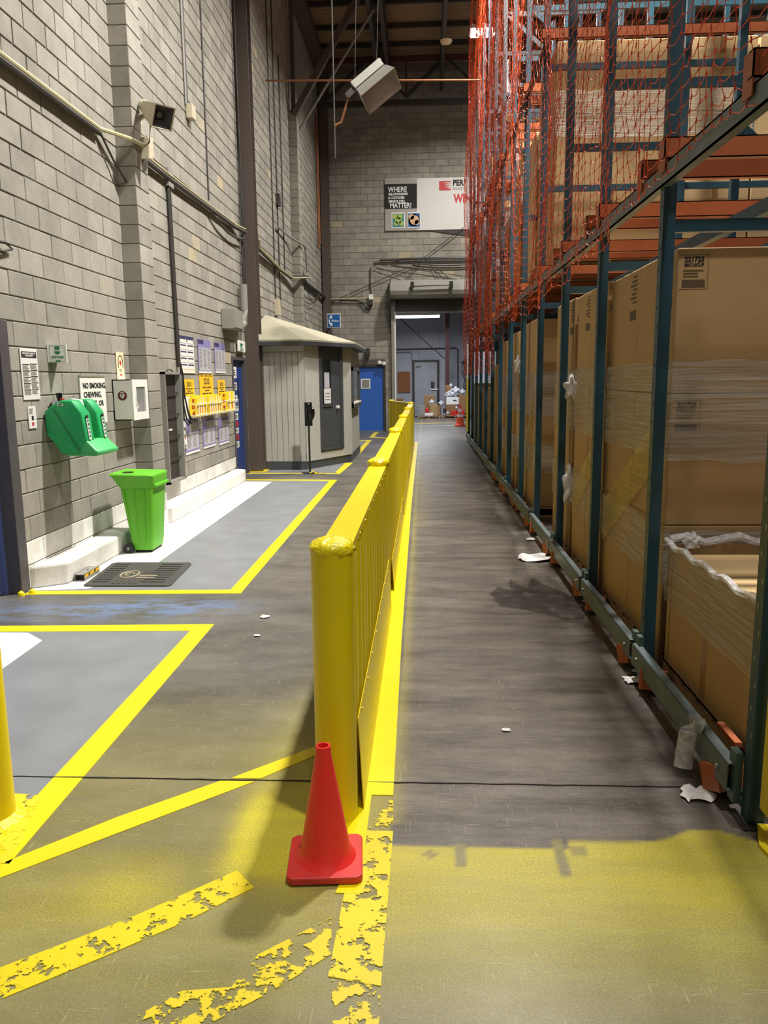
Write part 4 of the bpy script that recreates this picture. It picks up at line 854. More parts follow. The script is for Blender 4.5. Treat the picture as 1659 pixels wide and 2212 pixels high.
# posters
def poster(y0, y1, z0, z1, label, style):
    t = board('information_poster', y0, y1, z0, z1, M_PURPLE if style in ('l', 'u') else M_PAPER, label, 'poster'); w = y1 - y0; h = z1 - z0
    obj('bottom_strip', B(X1, y0, z0, X1 + .001, y1, z0 + h * .06), M_WHITEP, t)
    if style == 'cards':
        obj('header', B(X1, y0, z1 - h * .16, X1 + .001, y1, z1), M_NAVY, t)
        for r in range(5):
            for c_ in range(2):
                a = y0 + .03 + c_ * (w * .5 - .01); zt = z1 - .03 - r * h * .175
                k = obj('card', B(X1 + .001, a, zt - h * .13, X1 + .003, a + w * .42, zt), M_WHITEP, t); obj('card_heading', B(X1 + .003, a, zt - h * .035, X1 + .004, a + w * .4, zt), M_NAVY, k)
        obj('tan_strip', B(X1, y0, z0 + h * .06, X1 + .001, y1, z0 + h * .11), M_CREAM, t)
    elif style == 'u':
        obj('header', B(X1, y0 + .01, z1 - h * .14, X1 + .001, y0 + w * .42, z1 - .01), M_NAVY, t)
        obj('text_panel', B(X1, y0 + .03, z0 + h * .08, X1 + .001, y1 - .02, z1 - h * .24), M_PALEB, t)
        for c_ in range(3): obj('printed_rows', rows_of_print(X1 + .001, y0 + .05 + c_ * w * .31, z1 - h * .26, w * .26, h * .6, 16, seed=c_ + int(y0 * 10), frac=.45), M_GREYM, t, kind='stuff')
    else:
        obj('header', B(X1, y0 + w * .3, z1 - h * .1, X1 + .001, y1 - .04, z1 - .02), M_NAVY, t)
        obj('picture', B(X1, y0 + w * .35, z1 - h * .36, X1 + .001, y1 - .06, z1 - h * .13), M_GREYM, t); obj('text_panel', B(X1, y0 + w * .08, z0 + h * .12, X1 + .001, y1 - .04, z1 - h * .4), M_PALEB, t)
        for c_ in range(2): obj('printed_rows', rows_of_print(X1 + .001, y0 + w * .12 + c_ * w * .42, z1 - h * .43, w * .34, h * .4, 11, seed=c_ + int(y0 * 7), frac=.45), M_GREYM, t, kind='stuff')
    return t
poster(10.57, 11.24, 1.825, 2.33, 'upper left poster of the group, white cards with navy headings', 'cards')
poster(11.45, 12.15, 1.83, 2.325, 'upper middle lilac poster of the group filled with columns of print', 'u')
poster(12.36, 13.02, 1.84, 2.32, 'upper right lilac poster of the group nearest the electrical box', 'u')
poster(10.61, 11.28, .70, 1.19, 'lower left lilac poster below the wire binder rack', 'l')
poster(11.49, 12.17, .71, 1.17, 'lower middle lilac poster below the wire binder rack', 'l')
poster(12.38, 13.04, .69, 1.13, 'lower right lilac poster below the wire binder rack, next to the blue door', 'l')
o = board('hazard_strip', 10.52, 10.64, .80, 1.17, M_WHITEP, 'narrow white strip with diamond symbols overlapping the lower left poster', x=S + .012)
for k, m in enumerate((M_INK, M_RED, M_INK)): obj('diamond', MB().prism([(10.58, 1.10 - k * .12), (10.61, 1.07 - k * .12), (10.58, 1.04 - k * .12), (10.55, 1.07 - k * .12)], 'x', S + .0185, S + .0195), m, o)
for i, (a, b_, c_, d, lb) in enumerate([(10.68, 11.16, 1.5, 1.74, 'small yellow SDS sign at the left above the binder rack'), (11.45, 12.2, 1.46, 1.81, 'large yellow SDS sign with striped border in the middle above the binder rack'), (12.47, 12.92, 1.5, 1.73, 'small yellow SDS sign at the right above the binder rack')]):
    t = board('sds_sign', a, b_, c_, d, M_SDS, lb); w = b_ - a; h = d - c_
    text('SDS', h * .36, M_INK, t, (X1, (a + b_) / 2, d - h * .30), 'L', bold=.0012, sx=1.5)
    for k, s in enumerate(('SAFETY DATA SHEETS', 'EMPLOYEE', 'INFORMATION CENTER')): text(s, h * .085, M_INK, t, (X1, (a + b_) / 2, d - h * (.55 + .13 * k)), 'L', bold=.001, sx=1.6)
    if i == 1:
        for k in range(10): obj('border_stripe', MB().prism([(a + .03 + k * .07, d - .005), (a + .06 + k * .07, d - .005), (a + .045 + k * .07, d - .03), (a + .015 + k * .07, d - .03)], 'x', X1, X1 + .001), M_INK, t)
o = board('white_backing_board', 10.66, 10.95, 1.2, 1.5, M_WHITEP, 'white backing board at the left end of the binder rack', 'board')
t = thing('wire_rack', 'white wire rack on the wall holding yellow binders', 'rack', (-3.2, 12.0, 1.2))
for z in (1.24, 1.40): obj('rail', MB().tube([(-3.29, 10.72, z), (-3.15, 10.72, z), (-3.15, 13.22, z), (-3.29, 13.22, z)], .006, 6), M_WHITEP, t)
for k in range(15):
    y = 10.72 + k * 2.5 / 14; obj('wire', MB().tube([(-3.15, y, 1.40), (-3.15, y, 1.215), (-3.28, y, 1.215)], .004, 5), M_WHITEP, t)
def binder(y, dy, z, h, label, front=True):
    t = obj('binder', B(-3.285, y, z, -3.17, y + dy, z + h), M_BINDER, bevel=.004); tag(t, label, 'binder', 'yellow binders in the wire rack')
    obj('page_block', B(-3.272, y + dy * .55, z + .008, -3.168, y + dy * .85, z + h - .012), M_WHITEP, t)
    obj('printed_rows', rows_of_print(-3.1695, y + .006, z + h * .5, dy * .45, h * .35, 4, seed=int(y * 50)), M_RED, t, kind='stuff')
    for k, s in enumerate('SDS'): text(s, .06, M_RED, t, (-3.225, y - .0012, z + h - .05 - k * .09), 'F', bold=.004)
    return t
ords = ['first', 'second', 'third', 'fourth', 'fifth', 'sixth', 'seventh', 'eighth', 'ninth', 'tenth', 'eleventh', 'twelfth']
ybs = [10.86, 10.98, 11.10, 11.24, 11.46, 11.58, 11.70, 11.84, 11.96, 12.08, 12.56, 12.84]
for i, yb in enumerate(ybs):
    binder(yb, .10 if i < 10 else .24, 1.22, .27 + (.03 if i >= 10 else 0) + .01 * (i % 3), 'yellow SDS binder, %s from the left in the wire rack' % ords[i])
t = obj('electrical_box', B(-3.296, 12.9, 2.56, -3.08, 13.5, 2.88), M_GREYM, bevel=.008); tag(t, 'grey electrical box on the wall above the right-hand posters', 'box')
obj('cover', B(-3.08, 12.92, 2.58, -3.07, 13.48, 2.86), M_GREYM, t); obj('elbow_pipe', MB().tube([(-3.2, 13.5, 2.66), (-3.2, 13.85, 2.66), (-3.2, 14.08, 2.72), (-3.2, 14.16, 2.95), (-3.2, 14.16, 3.4)], .07, 12), M_GREYM, t, smooth=True)
t = board('door_sign', 13.83, 14.36, 2.23, 2.42, M_WHITEP, 'small white sign with a black arrow symbol above the dark blue door', th=.02, x=WX + .03)
obj('arrow_symbol', MB().prism([(13.95, 2.38), (14.2, 2.36), (14.05, 2.30), (14.2, 2.28), (14.0, 2.27)], 'x', WX + .05, WX + .0515), M_GREENS, t); obj('sign_arm', B(WX, 14.0, 2.3, WX + .03, 14.2, 2.34), M_GREYM, t)
obj('printed_rows', rows_of_print(WX + .0505, 13.92, 2.265, .3, .03, 2), M_INK, t, kind='stuff')

# ================================================================== LEFT FLOOR OBJECTS
# recycling bin
t = thing('recycling_bin', 'lime green wheeled recycling bin with a slanted top standing on the white strip', 'bin', (-2.86, 7.75, 0))
def loft(rings, close=True):
    mb = MB(); n = len(rings[0]); vs_ = [p for r in rings for p in r]; fs_ = []
    for i in range(len(rings) - 1):
        for k in range(n): fs_.append((i * n + k, i * n + (k + 1) % n, (i + 1) * n + (k + 1) % n, (i + 1) * n + k))
    fs_ += [tuple(range(n - 1, -1, -1)), tuple(range((len(rings) - 1) * n, len(rings) * n))]
    return mb.add(vs_, fs_)
def rr(x0, y0, x1, y1, z, r=.03, n=3, dz=0):
    o = []
    for cx, cy, a0 in ((x1 - r, y1 - r, 0), (x0 + r, y1 - r, 90), (x0 + r, y0 + r, 180), (x1 - r, y0 + r, 270)):
        for k in range(n + 1):
            a = math.radians(a0 + 90 * k / n); x = cx + r * math.cos(a); o.append((x, cy + r * math.sin(a), z + dz * (x - x0) / (x1 - x0)))
    return o
obj('body', loft([rr(-2.945, 7.57, -2.745, 7.92, .03), rr(-2.955, 7.56, -2.735, 7.93, .10), rr(-3.03, 7.545, -2.70, 7.97, .67)]), M_BIN, t, smooth=True)
obj('hood', loft([rr(-3.03, 7.54, -2.70, 7.975, .66), rr(-3.045, 7.53, -2.69, 7.985, .69), rr(-3.10, 7.52, -2.68, 7.99, .775), rr(-3.13, 7.51, -2.68, 7.99, .80, dz=-.012), rr(-3.12, 7.52, -2.69, 7.98, .812, dz=-.012)]), M_BIN, t, smooth=True)
obj('rim', B(-2.70, 7.57, .665, -2.67, 7.98, .70), M_BIN, t, bevel=.008)
obj('slot', MB().disc((-2.98, 7.66, .808), (1, 0, 0), (0, 1, 0), .055, 18, ru=1, t=.006), M_HOLE, t)
for xa, xb_, za in ((-3.005, -2.985, .64), (-2.90, -2.885, .655), (-2.79, -2.775, .655)):
    obj('rib', loft([[(xa * .5 + -2.86 * .5 + dx, y_, z_) for dx, y_ in ((0, 7.562), (.015, 7.562), (.015, 7.59), (0, 7.59))] if z_ < .3 else [(xa + dx, y_, z_) for dx, y_ in ((0, 7.535), (.015, 7.535), (.015, 7.56), (0, 7.56))] for z_ in (.06, za)]), M_BIN, t)
obj('panel_recess', MB().prism([(-2.885, .64), (-2.79, .64), (-2.80, .10), (-2.86, .10)], 'y', 7.545, 7.56), M_BIN, t)
for yy in (7.55, 7.93):
    w = obj('wheel', MB().tube([(-2.975, yy - .025, .052), (-2.975, yy + .02, .052)], .052, 20), M_BLACK, t, smooth=True); obj('hub', MB().tube([(-2.975, yy - .03, .052), (-2.975, yy - .02, .052)], .016, 10), M_GREYM, w)
obj('axle', MB().tube([(-2.975, 7.57, .052), (-2.975, 7.92, .052)], .01, 6), M_GREYM, t)
obj('base_frame', B(-2.93, 7.60, 0, -2.76, 7.9, .035), M_BLACK, t)
# mat
t = obj('floor_mat', MB().prism([(-2.86, 6.25), (-2.17, 6.26), (-2.14, 6.30), (-2.19, 7.05), (-2.22, 7.10), (-2.92, 7.10), (-2.96, 7.06), (-2.89, 6.28)], 'z', .0025, .014), M_MAT, bevel=.004, seg=1); tag(t, 'worn black rubber mat with a pale ring emblem lying on the bay floor', 'mat')
for k in range(9):
    y = 6.36 + k * .08; 
    obj('ridge', B(-2.84 - (y - 6.25) * .09, y, .014, -2.70 - (y - 6.25) * .09, y + .02, .019), M_MAT, t); obj('ridge', B(-2.42 - (y - 6.3) * .05, y, .014, -2.22 - (y - 6.3) * .05, y + .02, .019), M_MAT, t)
for k in range(5): obj('ridge', B(-2.66 + k * .05, 6.30, .014, -2.64 + k * .05, 6.42, .018), M_MAT, t)
obj('emblem', MB().tube([(-2.62 + .075 * math.cos(a), 6.62 + .12 * math.sin(a), .016) for a in [math.pi * 2 * k / 24 for k in range(25)]], .008, 6), M_BEIGE, t, label='pale ring emblem')
obj('emblem', MB().tube([(-2.62 + .035 * math.cos(a), 6.62 + .055 * math.sin(a), .016) for a in [math.pi * 1.6 * k / 16 for k in range(17)]], .007, 6), M_BEIGE, t)
for k in range(4): obj('raised_lettering', B(-2.52 + .0 * k, 6.5 + .07 * k, .014, -2.36, 6.53 + .07 * k, .017), M_BEIGE if k < 2 else M_MAT, t)
# striped duct section
t = thing('bait_station', 'small open-ended grey metal box with black and yellow tape against the near curb', 'box', (-2.99, 6.55, 0))
x0, x1, y0, y1, h = -3.04, -2.945, 6.43, 6.74, .062
obj('shell', MB().box(x0, y0, .0025, x1, y1, .008).box(x0, y0, h - .005, x1, y1, h).box(x0, y0, 0.008, x0 + .005, y1, h).box(x1 - .005, y0, .008, x1, y1, h), M_GREYM, t)
for k in range(5): obj('tape_stripe', MB().prism([(6.44 + k * .06, .036), (6.47 + k * .06, .036), (6.485 + k * .06, .058), (6.455 + k * .06, .058)], 'x', x1, x1 + .0015), M_BLACK if k % 2 else M_SDS, t)
obj('tape_base', B(x1, 6.435, .034, x1 + .0008, 6.735, .06), M_SDS, t); obj('inner_plate', B(x0 + .006, 6.47, .008, x1 - .006, 6.475, h - .006), M_BLACK, t); obj('lid_knob', MB().tube([(-2.99, 6.6, h), (-2.99, 6.6, h + .01)], .008, 8), M_GREYM, t)
# left bollard
t = thing('bollard', 'yellow steel bollard cut by the left edge of the photograph', 'bollard', (-1.71, 2.76, 0))
obj('pipe', MB().lathe([(.083, 0), (.083, 1.0), (.06, 1.05), (0.001, 1.07)], -1.71, 2.76, 32, .005), M_YEL, t, smooth=True)
obj('paint_collar', MB().lathe([(.12, 0), (.1, .012), (.084, .02)], -1.71, 2.76, 20, .004), M_YELCAP, t)
for x, y, lb in ((-3.22, 6.05, 'yellow paint lump at the foot of the near door frame, end nearer the mat'), (-3.28, 5.98, 'yellow paint lump at the foot of the near door frame, end nearer the dark doorway')):
    o = obj('paint_lump', MB().lathe([(.03, 0), (.025, .025), (.005, .04)], x, y, 10, .0), M_YELCAP); tag(o, lb, 'lump', 'yellow lumps at the near door frame')

# ================================================================== BOOTH
t = thing('guard_booth', 'grey boarded booth with a beige hipped roof against the left wall', 'booth', (-2.4, 16.6, 0))
BH = 2.45
FP = [(-3.27, 14.92), (-2.27, 14.92), (-1.53, 16.42), (-1.53, 18.75), (-2.27, 20.2), (-3.27, 20.2)]
obj('plinth', MB().prism(FP, 'z', 0, .16), M_BOOTHD, t)
sc_ = lambda q: [(x + (-.015 if x > -3.2 else 0), y + (.015 if y < 16 else 0)) for x, y in q]
obj('wall_core', MB().prism(sc_(FP), 'z', .16, BH), M_BOOTH, t)
for k in range(9):   # vertical boards of the front face
    x = -3.27 + k * .111; obj('board', B(x + .004, 14.915, .165, x + .107, 14.935, 2.24), M_BOOTH, t, bevel=.003, seg=1)
obj('frieze', B(-3.27, 14.91, 2.25, -2.27, 14.935, BH), M_BOOTH, t)
A_, B_ = Vector((-2.27, 14.92, 0)), Vector((-1.53, 16.42, 0)); du = (B_ - A_).normalized(); nn = Vector((du.y, -du.x, 0)); LL = (B_ - A_).length
def ch(u0, u1, z0, z1, d0, d1):
    v = [A_ + du * u + nn * d for u, d in ((u0, d0), (u1, d0), (u1, d1), (u0, d1))]
    return MB().add([(p.x, p.y, z0) for p in v] + [(p.x, p.y, z1) for p in v], [(0, 1, 2, 3), (4, 7, 6, 5), (0, 4, 5, 1), (1, 5, 6, 2), (2, 6, 7, 3), (3, 7, 4, 0)])
obj('board', ch(0, .50, .17, BH, -.01, .02), M_BOOTH, t); obj('board', ch(1.30, LL, .17, BH, -.01, .02), M_BOOTH, t)
dr = obj('door', ch(.50, 1.30, .34, 2.34, -.01, .015), M_BOOTHD, t)
for a in ((.48, .56, .32, 2.40), (1.24, 1.32, .32, 2.40), (.5, 1.3, 2.3, 2.40), (.5, 1.3, .32, .36)): obj('door_frame', ch(*a, .0, .045), M_BOOTHD, dr)
obj('pane', ch(.60, .90, 1.22, 2.1, .012, .02), M_GLASS, dr); obj('sill', ch(.58, .94, 1.19, 1.23, .012, .04), M_BOOTHD, dr)
obj('knob', ch(1.08, 1.14, 1.14, 1.20, .012, .07), M_WHITEP, dr, bevel=.01); obj('notice', ch(.66, .84, 1.56, 1.86, .02, .024), M_PALEB, dr); q = obj('notice', ch(.64, .88, 1.25, 1.55, .022, .026), M_PAPER, dr)
for k in range(3): obj('printed_line', ch(.68, .84, 1.44 - k * .06, 1.46 - k * .06, .026, .027), M_GREYM, q)
obj('board', ch(0, LL, .16, .30, -.01, .022), M_BOOTH, t)
w = obj('window', MB().box(-1.535, 16.7, 1.12, -1.49, 16.8, 1.98).box(-1.535, 18.4, 1.12, -1.49, 18.5, 1.98).box(-1.535, 16.7, 1.90, -1.49, 18.5, 1.98).box(-1.535, 16.7, 1.12, -1.47, 18.5, 1.2), M_BOOTHD, t)
obj('pane', B(-1.535, 16.8, 1.2, -1.52, 18.4, 1.9), M_GLASS, w); obj('sill', B(-1.53, 16.7, 1.2, -1.47, 18.5, 1.23), M_WHITEP, w)
# roof : eaves overhang, two apex points
E_ = [(-3.29, 14.62), (-2.22, 14.62), (-1.38, 16.15), (-1.38, 18.9), (-2.2, 20.4), (-3.29, 20.4)]; ez = 2.46; A1, A2 = (-3.13, 15.7, 3.0), (-3.13, 17.6, 3.0)
vs_ = [(x, y, ez) for x, y in E_] + [A1, A2] + [(x, y, ez - .03) for x, y in E_]
obj('roof', MB().add(vs_, [(0, 1, 6), (1, 2, 6), (2, 7, 6), (2, 3, 7), (3, 4, 7), (4, 5, 7), (5, 0, 6, 7)] + [(i, i + 8, (i + 1) % 6 + 8, (i + 1) % 6) for i in range(6)] + [(13, 12, 11, 10, 9, 8)]), M_ROOF, t)
obj('fascia', MB().prism([(x * .99 - .015, y) for x, y in E_], 'z', ez - .1, ez - .03), M_BOOTHD, t)
# phone sign on the far corner column
t = obj('phone_sign', B(-3.03, 25.0, 3.34, -2.60, 25.03, 3.77), M_WHITEP, bevel=.01, seg=1); tag(t, 'square blue sign with a white telephone receiver on the far corner column', 'sign')
q = obj('blue_field', B(-3.01, 24.995, 3.36, -2.62, 25.0, 3.75), M_BLUES, t)
obj('receiver', MB().tube([(-2.89, 24.993, 3.68), (-2.95, 24.993, 3.64), (-2.965, 24.993, 3.55), (-2.95, 24.993, 3.47), (-2.89, 24.993, 3.43)], .018, 8).box(-2.93, 24.985, 3.63, -2.86, 24.995, 3.71).box(-2.93, 24.985, 3.40, -2.86, 24.995, 3.48), M_WHITEP, q)
text('Phone', .09, M_WHITEP, q, (-2.77, 24.993, 3.55), 'F', bold=.002); obj('arm', B(-3.0, 25.03, 3.5, -2.97, 25.97, 3.56), M_STEELD, t)
# sanitiser stand
t = thing('sanitiser_stand', 'black hand sanitiser dispenser on a slim black stand in front of the booth', 'dispenser', (-2.12, 14.35, 0))
obj('foot', MB().lathe([(.16, 0), (.16, .012), (.02, .02)], -2.12, 14.35, 20, .002), M_BLACK, t); obj('pole', MB().tube([(-2.12, 14.35, .01), (-2.12, 14.35, .95)], .018, 10), M_BLACK, t)
obj('back_plate', B(-2.19, 14.33, .88, -2.05, 14.35, 1.31), M_BLACKG, t); obj('dispenser', MB().lathe([(.03, 0), (.065, .06), (.08, .15), (.07, .22), (.03, .25)], -2.07, 14.27, 18, .98), M_BLACKG, t, smooth=True)
obj('white_mark', MB().prism([(-2.125, 1.29), (-2.095, 1.29), (-2.11, 1.27)], 'y', 14.325, 14.33), M_WHITEP, t)
o = obj('hose_coil', MB().tube([(-2.1, 14.2, .02), (-2.04, 14.22, .05), (-2.0, 14.16, .03), (-1.9, 14.14, .015), (-1.78, 14.12, .015)], .012, 6), M_YELCAP); tag(o, 'short yellow hose end on the floor beside the dispenser stand', 'hose')

# ================================================================== GUARD RAIL
GX = -.345
t = thing('guard_barrier', 'long yellow steel pedestrian barrier with corrugated panels and round posts', 'barrier', (GX, 12, 0))
PY = [2.835, 5.85, 9.6, 13.3, 17.0, 20.75]
def gpost(x, y, h=1.09):
    p = obj('post', MB().lathe([(.081, 0), (.081, h - .02)], x, y, 36, .003), M_YEL, t, smooth=True)
    r = random.Random(int(y * 10)); mb = MB(); n = 24; rings = [(.083, -.02), (.086, .0), (.078, .014), (.05, .03), (.02, .036)]
    vs_ = []; 
    for q, z in rings:
        for k in range(n):
            a = 2 * math.pi * k / n; j = 1 + r.uniform(-.035, .035); vs_.append((x + q * j * math.cos(a), y + q * j * math.sin(a), h + z + r.uniform(-.004, .004)))
    fs_ = [(i * n + k, i * n + (k + 1) % n, (i + 1) * n + (k + 1) % n, (i + 1) * n + k) for i in range(4) for k in range(n)] + [tuple(range(4 * n, 5 * n))]
    obj('cap', mb.add(vs_, fs_), M_YELCAP, p, smooth=True)
for y in PY: gpost(GX, y)
ZT = 1.065
def rail(p, q):
    p, q = Vector(p), Vector(q); d = (q - p).normalized(); a = Vector((d.y, -d.x, 0)); mb = MB(); w = .063
    v = lambda c_, o_, z: tuple(c_ + a * o_ + Vector((0, 0, z)))
    prof = [(-w, ZT - .05), (-w, ZT), (w, ZT), (w, ZT - .05), (w - .006, ZT - .05), (w - .006, ZT - .006), (-w + .006, ZT - .006), (-w + .006, ZT - .05)]
    vs_ = [v(p, o_, z) for o_, z in prof] + [v(q, o_, z) for o_, z in prof]; n = 8
    mb.add(vs_, [(i, (i + 1) % n, (i + 1) % n + n, i + n) for i in range(n)] + [(7, 6, 5, 4, 3, 2, 1, 0), tuple(range(8, 16))])
    obj('top_rail', mb, M_YEL, t)
for a, b_ in zip(PY[:-1], PY[1:]): rail((GX, a + .05, 0), (GX, b_ - .05, 0))
rail((GX, PY[-1] + .05, 0), (GX, 22.1, 0)); rail((GX, 22.0, 0), (-.98, 24.2, 0))
# corrugated sheet ribs
rib_me = {}
def rib(side):
    if side in rib_me: return rib_me[side]
    pr_ = [(0, 0), (.05, 0), (.075, .022), (.125, .022), (.15, 0), (.18, 0)]; vs_ = []; z0_, z1_ = .02, ZT - .03
    s_ = 1 if side > 0 else -1; th = .002
    for (y, x) in pr_: vs_ += [(s_ * x, y, z0_), (s_ * x, y, z1_)]
    fs_ = [(2 * i, 2 * i + 2, 2 * i + 3, 2 * i + 1) if side > 0 else (2 * i, 2 * i + 1, 2 * i + 3, 2 * i + 2) for i in range(5)]
    n = len(vs_); vs_ += [(x - s_ * th, y, z) for x, y, z in vs_]; fs_ += [tuple(j + n for j in reversed(f)) for f in fs_]
    me = bpy.data.meshes.new('panel_rib'); me.from_pydata(vs_, [], fs_); me.materials.append(M_YEL); rib_me[side] = me; return me
for a, b_ in zip(PY, PY[1:] + [22.1]):
    n = int((b_ - a - .16) / .18); st = (b_ - a - .16) / n
    for k in range(n):
        for side, x in ((1, -.292), (-1, -.398)):
            o = put('panel_rib', rib(side), t, (x + R_.uniform(-.003, .003), a + .08 + k * st, 0))
            o.scale = (1, st / .18, 1)
dv = Vector((-.98 - GX, 24.2 - 22.05, 0)); nl = int(dv.length / .18); ang = math.atan2(-dv.x, dv.y)
for k in range(nl):
    for side, off in ((1, .05), (-1, -.05)):
        c_ = Vector((GX, 22.05, 0)) + dv * (k / nl) + Vector((dv.y, -dv.x, 0)).normalized() * off
        o = put('panel_rib', rib(side), t, c_); o.rotation_euler = (0, 0, ang); o.scale = (1, dv.length / nl / .18, 1)
gpost(-1.0, 24.28, 1.07)
# flared kick plates with rivets
for a, b_, h in ((2.87, 5.62, .39), (6.15, 9.45, .26), (9.75, 13.15, .2), (13.45, 16.85, .2), (17.15, 20.6, .2)):
    k = obj('kick_plate', MB().add([(-.262, a, h), (-.262, b_, h), (-.245, b_, .006), (-.245, a, .006), (-.259, a, h), (-.259, b_, h), (-.242, b_, .006), (-.242, a, .006)], [(0, 1, 2, 3), (7, 6, 5, 4), (0, 4, 5, 1), (3, 2, 6, 7), (0, 3, 7, 4), (1, 5, 6, 2)]), M_YEL, t)
    n = int((b_ - a) / .33)
    if a < 9:
        for i in range(n): obj('rivet', MB().lathe([(.007, 0), (.006, .004), (.001, .006)], 0, 0, 8), M_YEL, k, origin=(0, 0, 0)); q = k.children[-1]; q.location = Vector((-.257, a + .15 + i * .33, h - .025)) - WL[k.name]; q.rotation_euler = (0, math.radians(83), 0)
for y in (5.66, 9.5): obj('edge_strip', B(-.272, y, .01, -.262, y + .03, .36), M_YEL, t)
n = 9
for i in range(n): o = obj('rivet', MB().lathe([(.007, 0), (.006, .004), (.001, .006)], 0, 0, 8), M_YEL, t, origin=(0, 0, 0)); o.location = Vector((-.282, 3.05 + i * .31, 1.035)) - WL[t.name]; o.rotation_euler = (0, math.pi / 2, 0)

# cones
def cone(x, y, h, w, label, m, bands=False, rot=.08):
    t = thing('traffic_cone', label, 'cone', (x, y, 0)); b = w / 2; z = .0055
    pl = [(x + (i * math.cos(rot) - j * math.sin(rot)) * b, y + (i * math.sin(rot) + j * math.cos(rot)) * b) for i, j in ((-.86, -1), (.86, -1), (1, -.86), (1, .86), (.86, 1), (-.86, 1), (-1, .86), (-1, -.86))]
    obj('base', MB().prism(pl, 'z', z, z + .028 * h / .45), M_CONES if m is M_CONE else m, t, bevel=.006 * h / .45, seg=2)
    s = h / .45; r0, r1 = .092 * s, .028 * s
    prof = [(r0 * 1.22, .024 * s), (r0 * 1.04, .045 * s), (r0 * .97, .06 * s)] + [(r0 * .97 + (r1 - r0 * .97) * k / 8, (.06 + .36 * k / 8) * s) for k in range(1, 9)] + [(r1 * 1.0, .44 * s), (r1 * .92, .45 * s), (r1 * .68, .45 * s), (r1 * .6, .43 * s), (r1 * .6, .34 * s), (.0008, .335 * s)]
    obj('cone_body', MB().lathe(prof, x, y, 40, z), m, t, smooth=True)
    if bands:
        for za, zb in ((.34, .24), (.36 + .0, .0)) if False else ((.20, .26), (.31, .38)):
            f = lambda q: r0 * .97 + (r1 - r0 * .97) * (q - .06) / .36 + .004
            obj('reflective_band', MB().lathe([(f(za), za * s), (f(zb), zb * s)], x, y, 28, z), M_REFL, t)
    return t
cone(-.352, 2.515, .445, .262, 'red traffic cone standing in front of the near barrier post', M_CONE)
cone(1.335, 28.75, .75, .38, 'orange traffic cone with white bands in the far doorway', M_CONEO, True)

# ================================================================== PALLET RACK
rack = thing('pallet_rack', 'tall teal and orange pallet rack lining the whole right side of the aisle', 'rack', (1.3, 12, 0))
FX = [1.235, 2.65, 4.05]; PW = .064; RTOP = 8.9
PYS = [2.865 + 1.4675 * i for i in range(-1, 14)]
def post_mesh(top):
    mb = MB().box(0, 0, 0, .012, PW, top).box(.012, 0, 0, PW, .008, top).box(PW - .01, 0.008, 0, PW, PW, top)
    return mb
pm = None
for i, y in enumerate(PYS):
    for r, x in enumerate(FX):
        if r == 2 and i > 8: continue
        if pm is None:
            p0 = obj('upright_post', post_mesh(RTOP), M_RACK, rack, origin=(0, 0, 0)); pm = p0.data; p0.location = Vector((x, y - .06, 0)) - WL[rack.name]; WL[p0.name] = Vector((x, y - .06, 0)); p = p0
        else: p = put('upright_post', pm, rack, (x, y - .06, 0))
        if r == 0 and i < 7: obj('foot_plate', B(x - .03, y - .1, 0, x + .12, y + .05, .008), M_STEELD, p)
        if r == 0 and 1 <= i <= 3:
            mb = MB()
            for k in range(int(3.2 / .10)): mb.box(x - .001, y - .045 + .02 * (k % 2), .35 + k * .10, x + .0004, y - .038 + .02 * (k % 2), .37 + k * .10)
            obj('punched_holes', mb, M_HOLE if i > 1 else M_GALV, p, kind='stuff')
# second near upright seen between the near post and the guard
obj('upright_post', MB().box(1.42, 2.86, .36, 1.50, 2.94, 3.2), M_RACKG, rack, label='green-grey slotted upright set behind the near post')
mb = MB()
for k in range(24): mb.box(1.44 + .02 * (k % 2), 2.858, .45 + k * .06, 1.45 + .02 * (k % 2), 2.8602, .48 + k * .06)
obj('slots', mb, M_HOLE, rack, kind='stuff')
obj('wear_plate', B(1.36, 2.80, .30, 1.40, 2.86, .52), M_RACKG, rack, bevel=.01)
bars = MB
for i, y in enumerate(PYS):
    for z in (1.33, 2.47, 3.66, 4.84, 6.02, 7.2):
        if z < 2: continue
        for (xa, xb_) in ((FX[0] + PW, FX[1]), (FX[1] + PW, FX[2])):
            if xa > 2 and i > 6: continue
            obj('horizontal_brace', B(xa, y - .045, z - .03, xb_, y - .01, z + .032), M_RACK, rack)
    if i % 2 == 0 or i < 5:
        for j, (za, zb) in enumerate(((6.02, 4.84), (7.2, 6.02))): obj('diagonal_brace', MB().bar((FX[0] + PW, y - .03, za), (FX[1], y - .03, zb), .03, .06), M_RACK, rack)
        if 2 <= i <= 6: obj('diagonal_brace', MB().bar((FX[1] + PW, y - .03, 3.8), (FX[2], y - .03, 2.6), .03, .07), M_RACK, rack)
